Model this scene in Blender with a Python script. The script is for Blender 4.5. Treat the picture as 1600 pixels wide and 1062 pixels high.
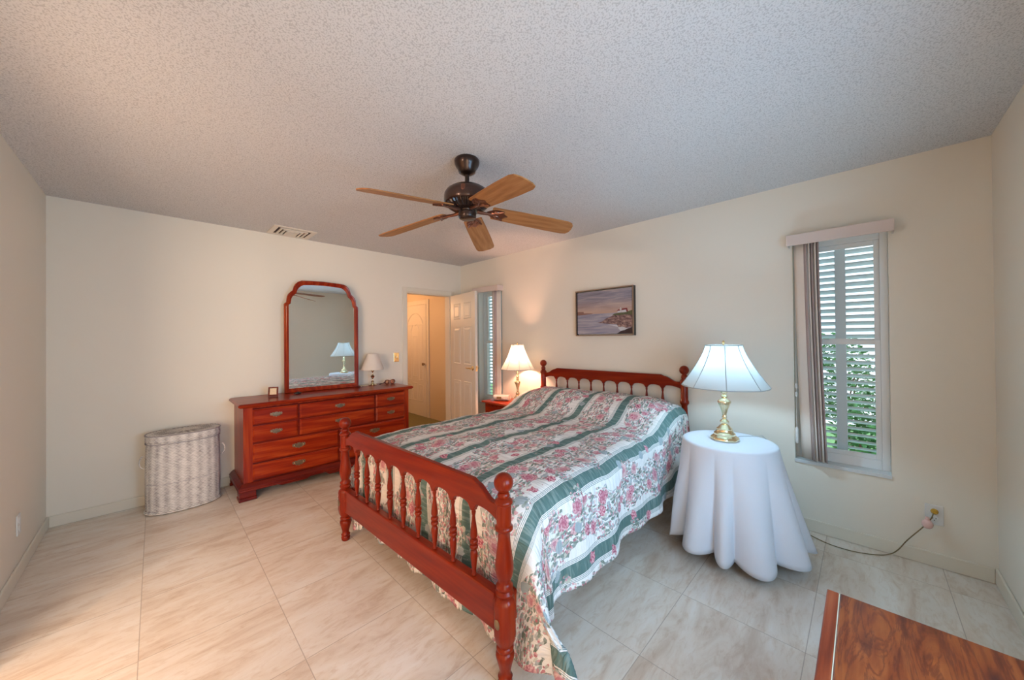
import bpy, bmesh, math, random
from mathutils import Vector, Matrix, noise
random.seed(7)
PI = math.pi
for o in list(bpy.data.objects): bpy.data.objects.remove(o, do_unlink=True)
SC = bpy.context.scene
COL = SC.collection
W, D, H = 3.777, 4.761, 2.44        # room: x -W..0, y -D..0, z 0..H ; wall_back y=0, wall_right x=0

# ------------------------------------------------------------------ camera
def cam_setup():
    yaw, pitch, roll = 0.7894, 0.0063, -0.0093
    cy, sy, cp, sp = math.cos(yaw), math.sin(yaw), math.cos(pitch), math.sin(pitch)
    f = Vector((sy*cp, cy*cp, sp)); r = Vector((cy, -sy, 0)); u = r.cross(f)
    c, s = math.cos(roll), math.sin(roll)
    r2 = c*r + s*u; u2 = -s*r + c*u
    cd = bpy.data.cameras.new('camera'); co = bpy.data.objects.new('camera', cd); COL.objects.link(co)
    m = Matrix((r2, u2, -f)).transposed().to_4x4(); m.translation = Vector((-3.2152, -4.2551, 1.3558))
    co.matrix_world = m
    cd.sensor_width = 36; cd.lens = 553.72/1600*36; cd.shift_y = -5.75/1600
    cd.clip_start = 0.02; cd.clip_end = 200
    SC.camera = co
cam_setup()
SC.view_settings.view_transform = 'Standard'; SC.view_settings.look = 'None'
SC.view_settings.gamma = 1.0; SC.view_settings.use_curve_mapping = False
SC.view_settings.exposure = 0.0

# ------------------------------------------------------------------ world and large lights
def world_setup():
    w = bpy.data.worlds.new('sky'); SC.world = w; w.use_nodes = True
    nt = w.node_tree; bg = nt.nodes['Background']
    tc = nt.nodes.new('ShaderNodeTexCoord'); sx = nt.nodes.new('ShaderNodeSeparateXYZ')
    rp = nt.nodes.new('ShaderNodeValToRGB'); nt.links.new(tc.outputs['Generated'], sx.inputs[0])
    nt.links.new(sx.outputs['Z'], rp.inputs[0]); nt.links.new(rp.outputs[0], bg.inputs[0])
    e = rp.color_ramp.elements
    e[0].position = 0.0; e[0].color = (0.62, 0.72, 0.80, 1)
    e[1].position = 0.55; e[1].color = (0.75, 0.88, 1.0, 1)
    bg.inputs[1].default_value = 2.4
world_setup()
def light(name, kind, loc, energy, color, size=0.1, size_y=None, aim=None, spread=None):
    ld = bpy.data.lights.new(name, kind); ld.energy = energy; ld.color = color
    if kind == 'AREA':
        ld.shape = 'RECTANGLE'; ld.size = size; ld.size_y = size_y or size
        if spread: ld.spread = spread
    else: ld.shadow_soft_size = size
    lo = bpy.data.objects.new(name, ld); lo.location = loc; COL.objects.link(lo)
    if aim: lo.rotation_euler = (Vector(aim)-Vector(loc)).to_track_quat('-Z', 'Y').to_euler()
    return lo
# daylight through the wide window behind the camera, lamp of the room beyond the left opening, hall lamp, two added fills
light('daylight', 'AREA', (-2.10, -5.0, 1.15), 31, (0.26, 0.62, 1.0), 1.2, 1.1, aim=(-1.2, 0, 1.1), spread=math.radians(160))
light('side_room_fill', 'AREA', (-4.7, -3.9, 1.3), 59, (1.0, 0.81, 0.64), 0.8, 1.6, aim=(-3.0, 0, 1.2))  # added fill in the unseen side room, brightens the left and back walls
light('warm_fill', 'AREA', (-3.35, -4.80, 0.95), 15, (1.0, 0.66, 0.36), 0.6, 1.2, aim=(-3.0, 0, 0.95))  # added warm fill behind the camera, lifts the left side
light('vanity_light', 'POINT', (-5.05, -3.2, 1.75), 80, (1.0, 0.72, 0.55), 0.10)
light('hall_light', 'POINT', (-0.75, 1.6, 1.9), 26, (1.0, 0.54, 0.26), 0.12)

# ------------------------------------------------------------------ node helpers
class NT:
    def __init__(s, name):
        s.m = bpy.data.materials.new(name); s.m.use_nodes = True; s.t = s.m.node_tree
        s.b = s.t.nodes['Principled BSDF']; s.out = s.t.nodes['Material Output']
    def n(s, kind, **kw):
        x = s.t.nodes.new('ShaderNode'+kind)
        for k, v in kw.items(): setattr(x, k, v)
        return x
    def l(s, a, b): s.t.links.new(a, b)
    def put(s, sock, v):
        if v is None: return
        if isinstance(v, bpy.types.NodeSocket): s.l(v, sock)
        else: sock.default_value = v
    def math(s, op, a, b=None, c=None, clamp=False):
        x = s.n('Math', operation=op); x.use_clamp = clamp
        s.put(x.inputs[0], a); s.put(x.inputs[1], b)
        if c is not None: s.put(x.inputs[2], c)
        return x.outputs[0]
    def coord(s, which='Object', scale=(1, 1, 1), rot=(0, 0, 0), loc=(0, 0, 0)):
        tc = s.n('TexCoord'); mp = s.n('Mapping'); s.l(tc.outputs[which], mp.inputs[0])
        mp.inputs['Scale'].default_value = scale; mp.inputs['Rotation'].default_value = rot; mp.inputs['Location'].default_value = loc
        return mp.outputs[0]
    def noise(s, v, scale, detail=4, rough=0.5, dist=0.0, col=False):
        x = s.n('TexNoise'); s.put(x.inputs['Vector'], v); x.inputs['Scale'].default_value = scale
        x.inputs['Detail'].default_value = detail; x.inputs['Roughness'].default_value = rough; x.inputs['Distortion'].default_value = dist
        return x.outputs['Color' if col else 'Fac']
    def voro(s, v, scale, feature='F1', rnd=1.0, dims='3D'):
        x = s.n('TexVoronoi', feature=feature, voronoi_dimensions=dims); s.put(x.inputs['Vector'], v)
        x.inputs['Scale'].default_value = scale; x.inputs['Randomness'].default_value = rnd
        return x
    def ramp(s, fac, stops, interp='LINEAR'):
        x = s.n('ValToRGB'); s.l(fac, x.inputs[0]); cr = x.color_ramp; cr.interpolation = interp
        while len(cr.elements) < len(stops): cr.elements.new(0.5)
        for e, (p, c) in zip(cr.elements, stops):
            e.position = p; e.color = (c[0], c[1], c[2], 1) if not isinstance(c, (int, float)) else (c, c, c, 1)
        return x.outputs[0]
    def mix(s, fac, a, b, mode='MIX'):
        x = s.n('Mix', data_type='RGBA', blend_type=mode)
        s.put(x.inputs[0], fac)
        for i, v in ((6, a), (7, b)):
            if isinstance(v, (tuple, list)): v = (v[0], v[1], v[2], 1)
            s.put(x.inputs[i], v)
        return x.outputs[2]
    def bump(s, h, strength=0.3, dist=0.01):
        x = s.n('Bump'); s.l(h, x.inputs['Height']); x.inputs['Strength'].default_value = strength; x.inputs['Distance'].default_value = dist
        s.l(x.outputs[0], s.b.inputs['Normal']); return x.outputs[0]
    def base(s, v):
        if isinstance(v, (tuple, list)): v = (v[0], v[1], v[2], 1)
        s.put(s.b.inputs['Base Color'], v)
    def set(s, rough=0.5, metal=0.0, spec=0.5, coat=0.0, coat_rough=0.1, **kw):
        i = s.b.inputs; s.put(i['Roughness'], rough); i['Metallic'].default_value = metal
        i['Specular IOR Level'].default_value = spec; i['Coat Weight'].default_value = coat; i['Coat Roughness'].default_value = coat_rough
        return s.m

def plain(name, col, rough=0.5, metal=0.0, spec=0.5, coat=0.0, vary=0.05, vscale=6.0, bump=0.0, bscale=80):
    t = NT(name)
    nz = t.noise(t.coord(), vscale, 3)
    d = tuple(c*(1-vary) for c in col); l = tuple(min(1, c*(1+vary)) for c in col)
    t.base(t.mix(nz, d, l))
    if bump: t.bump(t.noise(t.coord(), bscale, 3), bump, 0.004)
    return t.set(rough, metal, spec, coat)

def wood(name, dark, mid, light, axis=0, scale=1.0, rough=0.22, coat=0.6, contrast=1.0, rings=5.0):
    t = NT(name)
    sc = [9.0*scale]*3; sc[axis] = 0.9*scale
    v = t.coord(scale=tuple(sc))
    n1 = t.noise(v, 1.6, 6, 0.6, 0.6)
    sc2 = [60.0*scale]*3; sc2[axis] = 1.6*scale
    n2 = t.noise(t.coord(scale=tuple(sc2)), 1.5, 4, 0.6)
    w = t.n('TexWave', wave_type='BANDS', bands_direction='DIAGONAL'); t.l(v, w.inputs['Vector'])
    w.inputs['Scale'].default_value = rings*0.2; w.inputs['Distortion'].default_value = 5; w.inputs['Detail'].default_value = 3
    a = t.math('MULTIPLY', n1, 0.6); b = t.math('MULTIPLY', w.outputs['Fac'], 0.12*contrast); c = t.math('MULTIPLY', n2, 0.38)
    f = t.math('ADD', t.math('ADD', a, b), c)
    t.base(t.ramp(f, [(0.30, dark), (0.52, mid), (0.78, light)]))
    t.bump(n2, 0.04, 0.002)
    return t.set(rough+0.10, 0, 0.14, coat*0.42, 0.06)

M = {}
def mk_materials():
    def wall(name, col):
        t = NT(name); v = t.coord()
        nz = t.noise(v, 0.9, 3); t.base(t.mix(nz, tuple(c*0.97 for c in col), tuple(min(1, c*1.03) for c in col)))
        t.bump(t.noise(v, 55, 4, 0.6), 0.12, 0.003); return t.set(0.55, 0, 0.35)
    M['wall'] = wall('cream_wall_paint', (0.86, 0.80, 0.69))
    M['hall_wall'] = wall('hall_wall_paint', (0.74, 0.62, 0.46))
    # popcorn ceiling
    t = NT('popcorn_ceiling'); v = t.coord()
    a = t.noise(v, 150, 3, 0.65); vo = t.voro(v, 170, rnd=1.0)
    h = t.math('ADD', t.math('MULTIPLY', a, 1.3), t.math('MULTIPLY', vo.outputs['Distance'], -0.9))
    pit = t.ramp(h, [(0.02, 0.0), (0.14, 1.0)])
    t.base(t.mix(pit, (0.56, 0.55, 0.545), (0.73, 0.72, 0.715)))
    t.bump(h, 0.30, 0.004); M['ceiling'] = t.set(0.9, 0, 0.1)
    # travertine tile floor: grid lines every .5025 m
    t = NT('travertine_tile'); v = t.coord()
    sx = t.n('SeparateXYZ'); t.l(v, sx.inputs[0])
    P = 0.5025
    gx = t.math('DIVIDE', t.math('ADD', sx.outputs[0], 0.253+10*P), P); gy = t.math('DIVIDE', t.math('ADD', sx.outputs[1], 4.566+10*P), P)
    fx = t.math('ABSOLUTE', t.math('SUBTRACT', t.math('FRACT', gx), 0.5)); fy = t.math('ABSOLUTE', t.math('SUBTRACT', t.math('FRACT', gy), 0.5))
    g = t.math('MAXIMUM', fx, fy); grout = t.math('GREATER_THAN', g, 0.5-0.0032/P*0.5)
    cb = t.n('CombineXYZ'); t.l(t.math('FLOOR', gx), cb.inputs[0]); t.l(t.math('FLOOR', gy), cb.inputs[1])
    wn = t.n('TexWhiteNoise'); t.l(cb.outputs[0], wn.inputs['Vector'])
    va = t.n('VectorMath', operation='ADD'); t.l(v, va.inputs[0])
    vs = t.n('VectorMath', operation='SCALE'); t.l(wn.outputs['Color'], vs.inputs[0]); vs.inputs['Scale'].default_value = 6; t.l(vs.outputs[0], va.inputs[1])
    mp = t.n('Mapping'); t.l(va.outputs[0], mp.inputs[0]); mp.inputs['Scale'].default_value = (1.0, 3.2, 1); mp.inputs['Rotation'].default_value = (0, 0, -0.25)
    n1 = t.noise(mp.outputs[0], 2.6, 8, 0.62, 0.8); n2 = t.noise(mp.outputs[0], 9, 6, 0.7, 1.2)
    c1 = t.ramp(n1, [(0.32, (0.66, 0.53, 0.42)), (0.48, (0.80, 0.71, 0.61)), (0.60, (0.84, 0.77, 0.69)), (0.75, (0.87, 0.83, 0.77))])
    c2 = t.ramp(n2, [(0.36, (0.86, 0.79, 0.72)), (0.50, (1, 1, 1)), (0.66, (1.0, 1.0, 1.0))])
    c = t.mix(0.75, c1, c2, 'MULTIPLY')
    c = t.mix(t.math('MULTIPLY', wn.outputs['Value'], 0.10), c, (0.62, 0.46, 0.34))
    c = t.mix(t.math('MULTIPLY', grout, 0.75), c, (0.42, 0.33, 0.26))
    t.base(c); t.bump(t.math('SUBTRACT', t.math('MULTIPLY', n2, 0.15), grout), 0.25, 0.002)
    M['floor'] = t.set(0.30, 0, 0.45, 0.15, 0.2)
    M['carpet'] = plain('green_carpet', (0.22, 0.20, 0.09), 0.95, vary=0.5, vscale=60, bump=0.6, bscale=200)
    M['trim'] = plain('cream_trim_paint', (0.80, 0.74, 0.62), 0.35, vary=0.02)
    M['door'] = plain('white_door_paint', (0.78, 0.73, 0.64), 0.35, vary=0.02)
    M['alu'] = plain('white_aluminium_frame', (0.86, 0.88, 0.88), 0.35, vary=0.02)
    M['marble'] = plain('pale_marble_sill', (0.72, 0.75, 0.76), 0.18, vary=0.1, vscale=9)
    M['shutter'] = plain('blue_grey_shutter_paint', (0.68, 0.76, 0.80), 0.45, vary=0.04)
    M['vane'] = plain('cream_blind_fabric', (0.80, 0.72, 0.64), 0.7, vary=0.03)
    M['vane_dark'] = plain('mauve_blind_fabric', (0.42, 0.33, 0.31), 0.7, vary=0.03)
    M['valance'] = plain('pink_beige_valance', (0.74, 0.62, 0.56), 0.6, vary=0.03)
    M['white_plastic'] = plain('white_plastic', (0.80, 0.80, 0.78), 0.3, vary=0.02)
    M['dark_slot'] = plain('dark_slot', (0.03, 0.02, 0.02), 0.6)
    M['brown_slot'] = plain('brown_duct', (0.035, 0.012, 0.010), 0.8)
    ch = ((0.13, 0.006, 0.003), (0.25, 0.018, 0.003), (0.44, 0.065, 0.010))
    M['cherry_x'] = wood('cherry_wood_grain_along', *ch, axis=0)
    M['cherry_y'] = wood('cherry_wood_grain_across', *ch, axis=1)
    M['cherry_z'] = wood('cherry_wood_grain_upright', *ch, axis=2)
    dk = ((0.05, 0.004, 0.003), (0.12, 0.008, 0.004), (0.20, 0.020, 0.006))
    M['cherry_edge'] = wood('dark_cherry_moulding', *dk, axis=0)
    M['bed_y'] = wood('bed_cherry_across', (0.13, 0.006, 0.002), (0.205, 0.013, 0.002), (0.28, 0.028, 0.004), axis=1)
    M['bed_z'] = wood('bed_cherry_turned', (0.12, 0.006, 0.002), (0.205, 0.014, 0.002), (0.29, 0.031, 0.005), axis=2)
    M['fan_wood'] = wood('oak_fan_blade', (0.22, 0.085, 0.026), (0.36, 0.155, 0.055), (0.48, 0.24, 0.095), axis=0, scale=1.6, rough=0.4, coat=0.2)
    # cedar chest lid: knots and grain
    t = NT('knotty_cedar'); v = t.coord(scale=(1.6, 7, 7))
    n1 = t.noise(v, 1.3, 6, 0.6, 1.2); n2 = t.noise(t.coord(scale=(4, 60, 60)), 1.0, 4)
    kn = t.voro(t.coord(scale=(5, 13, 5)), 1.0).outputs['Distance']
    c = t.ramp(t.math('ADD', t.math('MULTIPLY', n1, 0.75), t.math('MULTIPLY', n2, 0.25)), [(0.36, (0.07, 0.010, 0.006)), (0.46, (0.24, 0.045, 0.012)), (0.60, (0.36, 0.085, 0.020)), (0.8, (0.48, 0.14, 0.04))])
    k = t.ramp(kn, [(0.10, 1.0), (0.34, 0.0)])
    cr = t.noise(t.coord(scale=(1.3, 9, 9), rot=(0, 0, 0.35)), 1.7, 7, 0.6, 1.5)
    crk = t.ramp(cr, [(0.44, 0.0), (0.475, 1.0), (0.49, 1.0), (0.53, 0.0)])
    c = t.mix(t.math('MULTIPLY', crk, 0.55), c, (0.09, 0.012, 0.010))
    t.base(t.mix(t.math('MULTIPLY', k, 0.85), c, (0.06, 0.008, 0.010))); t.bump(n2, 0.05, 0.002)
    M['cedar'] = t.set(0.3, 0, 0.35, 0.2, 0.12)
    M['brass'] = plain('polished_brass', (0.86, 0.68, 0.36), 0.18, 1.0, vary=0.05)
    M['pale_brass'] = plain('pale_brass', (0.86, 0.76, 0.55), 0.16, 1.0, vary=0.05)
    M['antique'] = plain('antique_brass', (0.30, 0.22, 0.14), 0.38, 0.9, vary=0.3, vscale=60)
    M['bronze'] = plain('oil_rubbed_bronze', (0.035, 0.018, 0.013), 0.3, 0.6, vary=0.3, vscale=20, coat=0.3)
    M['bronze_lt'] = plain('worn_copper_bronze', (0.20, 0.085, 0.055), 0.3, 0.8, vary=0.3, vscale=40)
    M['mirror'] = NT('silvered_glass').set(0.0, 1.0); M['mirror'].node_tree.nodes['Principled BSDF'].inputs['Base Color'].default_value = (0.93, 0.95, 0.94, 1)
    M['black'] = plain('black_plastic', (0.02, 0.018, 0.018), 0.3)
    M['card'] = plain('cream_card', (0.85, 0.62, 0.40), 0.6, vary=0.25, vscale=120)
    M['radio'] = plain('silver_grey_plastic', (0.52, 0.50, 0.47), 0.35, vary=0.03)
    M['radio_display'] = plain('amber_display', (0.20, 0.14, 0.07), 0.2)
    M['cord'] = plain('brown_cord', (0.22, 0.16, 0.07), 0.5)
    M['white_cord'] = plain('clear_ivory_cord', (0.75, 0.65, 0.45), 0.3)
    M['grey_cord'] = plain('grey_lamp_cord', (0.42, 0.42, 0.42), 0.4)
    M['pink'] = plain('pink_air_freshener', (0.85, 0.55, 0.50), 0.25)
    M['gold'] = plain('amber_plug', (0.65, 0.38, 0.04), 0.25, 0.3)
    M['linen'] = plain('white_cotton_cloth', (0.72, 0.73, 0.78), 0.85, vary=0.03, vscale=4, bump=0.15, bscale=350)
    M['mattress'] = plain('white_ticking', (0.75, 0.74, 0.72), 0.9)
    def shade(name, col, tr):
        t = NT(name); tb = t.n('BsdfTranslucent'); tb.inputs['Color'].default_value = (*tr, 1)
        db = t.n('BsdfDiffuse'); db.inputs['Color'].default_value = (*col, 1)
        mx = t.n('MixShader'); mx.inputs[0].default_value = 0.42
        t.l(db.outputs[0], mx.inputs[1]); t.l(tb.outputs[0], mx.inputs[2]); t.l(mx.outputs[0], t.out.inputs['Surface'])
        return t.m
    M['shade'] = shade('pleated_lampshade_silk', (0.80, 0.80, 0.78), (0.40, 0.40, 0.385))
    M['warm_shade'] = shade('ivory_lampshade_silk', (0.82, 0.78, 0.70), (0.30, 0.35, 0.31))
    M['small_shade'] = plain('ivory_lampshade', (0.80, 0.72, 0.64), 0.8, vary=0.02)
    M['rib'] = plain('shade_piping', (0.42, 0.42, 0.40), 0.7)
    t = NT('window_glass'); gl = t.n('BsdfGlossy'); gl.inputs['Roughness'].default_value = 0.02
    tp = t.n('BsdfTransparent'); mx = t.n('MixShader'); fr = t.n('Fresnel'); fr.inputs[0].default_value = 1.35
    ge = t.n('NewGeometry'); t.l(t.math('MULTIPLY', fr.outputs[0], t.math('SUBTRACT', 1.0, ge.outputs['Backfacing'])), mx.inputs[0]); t.l(tp.outputs[0], mx.inputs[1]); t.l(gl.outputs[0], mx.inputs[2]); t.l(mx.outputs[0], t.out.inputs['Surface']); M['glass'] = t.m
    # wicker
    t = NT('whitewashed_wicker'); v = t.coord()
    n = t.noise(v, 30, 4, 0.7); sx = t.n('SeparateXYZ'); t.l(v, sx.inputs[0])
    ang = t.math('ARCTAN2', t.math('MULTIPLY', sx.outputs[1], 1.52), sx.outputs[0])
    row = t.math('SINE', t.math('ADD', t.math('MULTIPLY', sx.outputs[2], 2*PI/0.0104), t.math('MULTIPLY', n, 1.4)))
    stk = t.math('SINE', t.math('MULTIPLY', ang, 66)); chk = t.math('MULTIPLY', stk, t.math('SINE', t.math('MULTIPLY', sx.outputs[2], PI/0.0104)))
    broad = t.math('SINE', t.math('MULTIPLY', ang, 22))
    f = t.math('ADD', t.math('ADD', t.math('MULTIPLY', row, 0.21), t.math('MULTIPLY', chk, 0.06)), t.math('ADD', t.math('MULTIPLY', broad, 0.11), t.math('ADD', t.math('MULTIPLY', n, 0.7), 0.18)))
    t.base(t.ramp(f, [(0.12, (0.20, 0.17, 0.17)), (0.42, (0.56, 0.52, 0.50)), (0.62, (0.80, 0.76, 0.72)), (0.9, (0.88, 0.84, 0.80))])); M['wicker'] = t.set(0.6, 0, 0.3)
    M['wicker_gap'] = plain('grey_wicker_binding', (0.36, 0.33, 0.34), 0.7, vary=0.25, vscale=60)
    M['leaf'] = plain('hedge_leaves', (0.07, 0.22, 0.07), 0.6, vary=0.8, vscale=9)
    M['bark'] = plain('shrub_bark', (0.16, 0.10, 0.06), 0.9); M['grass'] = plain('lawn_grass', (0.16, 0.34, 0.12), 0.9, vary=0.4, vscale=5)
mk_materials()

def comforter_mat():
    t = NT('floral_striped_chintz')
    uv = t.n('UVMap'); uv.uv_map = 'cloth'
    sp = t.n('SeparateXYZ'); t.l(uv.outputs[0], sp.inputs[0]); S, T = sp.outputs[0], sp.outputs[1]
    P = 0.355
    ph = t.math('FRACT', t.math('DIVIDE', t.math('ADD', S, 0.068+10*P), P))       # 0 at a green stripe
    d = t.math('MULTIPLY', t.math('SUBTRACT', 0.5, t.math('ABSOLUTE', t.math('SUBTRACT', ph, 0.5))), P)   # distance to stripe centre
    dist_mid = t.math('SUBTRACT', P/2, d)                                         # distance to floral band centre
    lt = lambda a, b: t.math('LESS_THAN', a, b)
    band = lambda a, b: t.math('MULTIPLY', t.math('GREATER_THAN', d, a), lt(d, b))
    white = (0.90, 0.87, 0.84)
    green = t.mix(t.noise(uv.outputs[0], 3.0, 2), (0.085, 0.165, 0.15), (0.15, 0.24, 0.225))
    tk = t.n('Mapping'); t.l(uv.outputs[0], tk.inputs[0]); tk.inputs['Scale'].default_value = (9, 60, 1); tk.inputs['Rotation'].default_value = (0, 0, 0.35)
    tick = t.ramp(t.noise(tk.outputs[0], 1.0, 3, 0.6, 0.4), [(0.50, 0.0), (0.60, 1.0)])
    green = t.mix(t.math('MULTIPLY', tick, 0.45), green, (0.34, 0.42, 0.39))
    lines = t.math('ADD', t.math('ADD', band(0.034, 0.0365), band(0.0405, 0.043)), band(0.047, 0.0495))
    c = t.mix(lt(d, 0.030), white, green)
    c = t.mix(t.math('MULTIPLY', lines, 0.85), c, (0.13, 0.22, 0.20))
    # domain warp
    nzv = t.n('TexNoise'); t.l(uv.outputs[0], nzv.inputs['Vector']); nzv.inputs['Scale'].default_value = 22; nzv.inputs['Detail'].default_value = 3
    sub = t.n('VectorMath', operation='SUBTRACT'); t.l(nzv.outputs['Color'], sub.inputs[0]); sub.inputs[1].default_value = (0.5, 0.5, 0.5)
    scl = t.n('VectorMath', operation='SCALE'); t.l(sub.outputs[0], scl.inputs[0]); scl.inputs['Scale'].default_value = 0.035
    add = t.n('VectorMath', operation='ADD'); t.l(uv.outputs[0], add.inputs[0]); t.l(scl.outputs[0], add.inputs[1]); wv = add.outputs[0]
    # meandering vine centre
    wob = t.math('MULTIPLY', t.math('SINE', t.math('MULTIPLY', T, 9.5)), 0.028)
    sgn = t.math('SUBTRACT', ph, 0.5)
    off = t.math('ABSOLUTE', t.math('ADD', t.math('MULTIPLY', sgn, P), wob))
    big = t.noise(uv.outputs[0], 4.2, 3, 0.6)
    spread = t.math('ADD', 0.022, t.math('MULTIPLY', t.math('SUBTRACT', big, 0.32, clamp=True), 0.30))
    zone = t.math('LESS_THAN', off, spread)
    zone2 = t.math('LESS_THAN', off, t.math('MULTIPLY', spread, 1.45))
    # leaves: two layers of slanted elongated blades
    for rot, off_, thr in ((0.75, 0.0, 0.30), (-0.6, 3.7, 0.42), (0.1, 7.1, 0.55)):
        mp = t.n('Mapping'); t.l(wv, mp.inputs[0]); mp.inputs['Rotation'].default_value = (0, 0, rot); mp.inputs['Scale'].default_value = (62, 27, 1); mp.inputs['Location'].default_value = (off_, off_, 0)
        lv = t.voro(mp.outputs[0], 1.0, dims='2D'); lsep = t.n('SeparateColor'); t.l(lv.outputs['Color'], lsep.inputs[0])
        leafm = t.math('MULTIPLY', t.math('MULTIPLY', lt(lv.outputs['Distance'], 0.42), zone2), t.math('GREATER_THAN', lsep.outputs[0], thr))
        lc = t.ramp(lsep.outputs[1], [(0.15, (0.13, 0.18, 0.14)), (0.45, (0.28, 0.33, 0.28)), (0.68, (0.42, 0.45, 0.50)), (0.95, (0.60, 0.58, 0.48))])
        c = t.mix(t.math('MULTIPLY', leafm, 0.85), c, lc)
    # buds
    bv = t.voro(wv, 66, dims='2D'); bsep = t.n('SeparateColor'); t.l(bv.outputs['Color'], bsep.inputs[0])
    budm = t.math('MULTIPLY', t.math('MULTIPLY', lt(bv.outputs['Distance'], 0.38), zone2), t.math('GREATER_THAN', bsep.outputs[0], 0.55))
    c = t.mix(t.math('MULTIPLY', budm, 0.85), c, t.ramp(bsep.outputs[1], [(0.2, (0.55, 0.15, 0.20)), (0.6, (0.76, 0.40, 0.43)), (0.9, (0.82, 0.60, 0.56))]))
    # roses
    rv = t.voro(wv, 8.6, dims='2D', rnd=0.85); rsep = t.n('SeparateColor'); t.l(rv.outputs['Color'], rsep.inputs[0])
    rad = t.math('ADD', 0.20, t.math('MULTIPLY', rsep.outputs[2], 0.20))
    edge = t.noise(uv.outputs[0], 60, 2)
    rd = t.math('ADD', rv.outputs['Distance'], t.math('MULTIPLY', t.math('SUBTRACT', edge, 0.5), 0.16))
    rose = t.math('MULTIPLY', t.math('MULTIPLY', t.math('LESS_THAN', rd, rad), t.math('GREATER_THAN', rsep.outputs[0], 0.20)), t.math('LESS_THAN', off, t.math('ADD', spread, 0.02)))
    pet = t.voro(wv, 95, dims='2D'); pc = t.ramp(pet.outputs['Distance'], [(0.15, (0.84, 0.52, 0.53)), (0.45, (0.66, 0.24, 0.30)), (0.7, (0.42, 0.07, 0.13))])
    lightr = t.mix(t.math('MULTIPLY', rsep.outputs[1], 0.75), pc, (0.84, 0.64, 0.60))
    core = t.math('LESS_THAN', rd, t.math('MULTIPLY', rad, 0.5))
    lightr = t.mix(t.math('MULTIPLY', core, 0.60), lightr, (0.55, 0.10, 0.18))
    c = t.mix(t.math('MULTIPLY', rose, 0.92), c, lightr)
    # little roses lying over the green stripes
    sv = t.voro(wv, 6.4, dims='2D', rnd=0.9); ssep = t.n('SeparateColor'); t.l(sv.outputs['Color'], ssep.inputs[0])
    sm = t.math('MULTIPLY', lt(t.math('ADD', sv.outputs['Distance'], t.math('MULTIPLY', t.math('SUBTRACT', edge, 0.5), 0.2)), 0.16), t.math('GREATER_THAN', ssep.outputs[0], 0.45))
    c = t.mix(sm, c, t.mix(t.math('GREATER_THAN', ssep.outputs[1], 0.45), (0.40, 0.46, 0.48), pc))
    t.base(c)
    # puckered weave across the stripes
    mp = t.n('Mapping'); t.l(uv.outputs[0], mp.inputs[0]); mp.inputs['Scale'].default_value = (5, 34, 1); mp.inputs['Rotation'].default_value = (0, 0, 0.12)
    pk = t.noise(mp.outputs[0], 1.0, 4, 0.6, 0.5)
    t.bump(pk, 0.9, 0.02)
    return t.set(0.75, 0, 0.25)
M['chintz'] = comforter_mat()

# ------------------------------------------------------------------ mesh helpers
def finish(name, bm, mats, parent=None, smooth=40, bevel=0, loc=None, rot=None):
    me = bpy.data.meshes.new(name); bmesh.ops.recalc_face_normals(bm, faces=bm.faces); bm.to_mesh(me); bm.free()
    if not isinstance(mats, (list, tuple)): mats = [mats]
    for m in mats: me.materials.append(m)
    o = bpy.data.objects.new(name, me); COL.objects.link(o)
    if smooth:
        for p in me.polygons: p.use_smooth = True
        me.set_sharp_from_angle(angle=math.radians(smooth))
    if bevel:
        b = o.modifiers.new('bevel', 'BEVEL'); b.width = bevel; b.segments = 2; b.limit_method = 'ANGLE'; b.angle_limit = math.radians(40)
    if parent is not None: o.parent = parent
    if loc is not None: o.location = loc
    if rot is not None: o.rotation_euler = rot
    return o
def tag(o, label=None, cat=None, group=None, kind=None):
    if label: o['label'] = label
    if cat: o['category'] = cat
    if group: o['group'] = group
    if kind: o['kind'] = kind
    return o
def thing(name, loc, label, cat, rz=0, group=None):
    o = bpy.data.objects.new(name, None); COL.objects.link(o); o.location = loc; o.rotation_euler = (0, 0, rz)
    o.empty_display_size = 0.1
    return tag(o, label, cat, group)
def BM(): return bmesh.new()
def box(bm, x0, x1, y0, y1, z0, z1, mi=0, mat=None):
    vs = [bm.verts.new(v) for v in ((x0,y0,z0),(x1,y0,z0),(x1,y1,z0),(x0,y1,z0),(x0,y0,z1),(x1,y0,z1),(x1,y1,z1),(x0,y1,z1))]
    if mat is not None:
        for v in vs: v.co = mat @ v.co
    for f in ((0,3,2,1),(4,5,6,7),(0,1,5,4),(1,2,6,5),(2,3,7,6),(3,0,4,7)):
        fc = bm.faces.new([vs[i] for i in f]); fc.material_index = mi
    return vs
def lathe(bm, prof, n=24, cx=0, cy=0, mi=0, cap=True, fn=None, mat=None):
    rings = []
    for r, z in prof:
        ring = []
        for i in range(n):
            a = 2*PI*i/n; rr = r*(fn(a, z) if fn else 1)
            co = Vector((cx+rr*math.cos(a), cy+rr*math.sin(a), z))
            ring.append(bm.verts.new(mat @ co if mat is not None else co))
        rings.append(ring)
    for k in range(len(rings)-1):
        for i in range(n):
            f = bm.faces.new((rings[k][i], rings[k][(i+1)%n], rings[k+1][(i+1)%n], rings[k+1][i])); f.material_index = mi
    if cap:
        for rg in (rings[0][::-1], rings[-1]):
            f = bm.faces.new(rg); f.material_index = mi
    return rings
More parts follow.
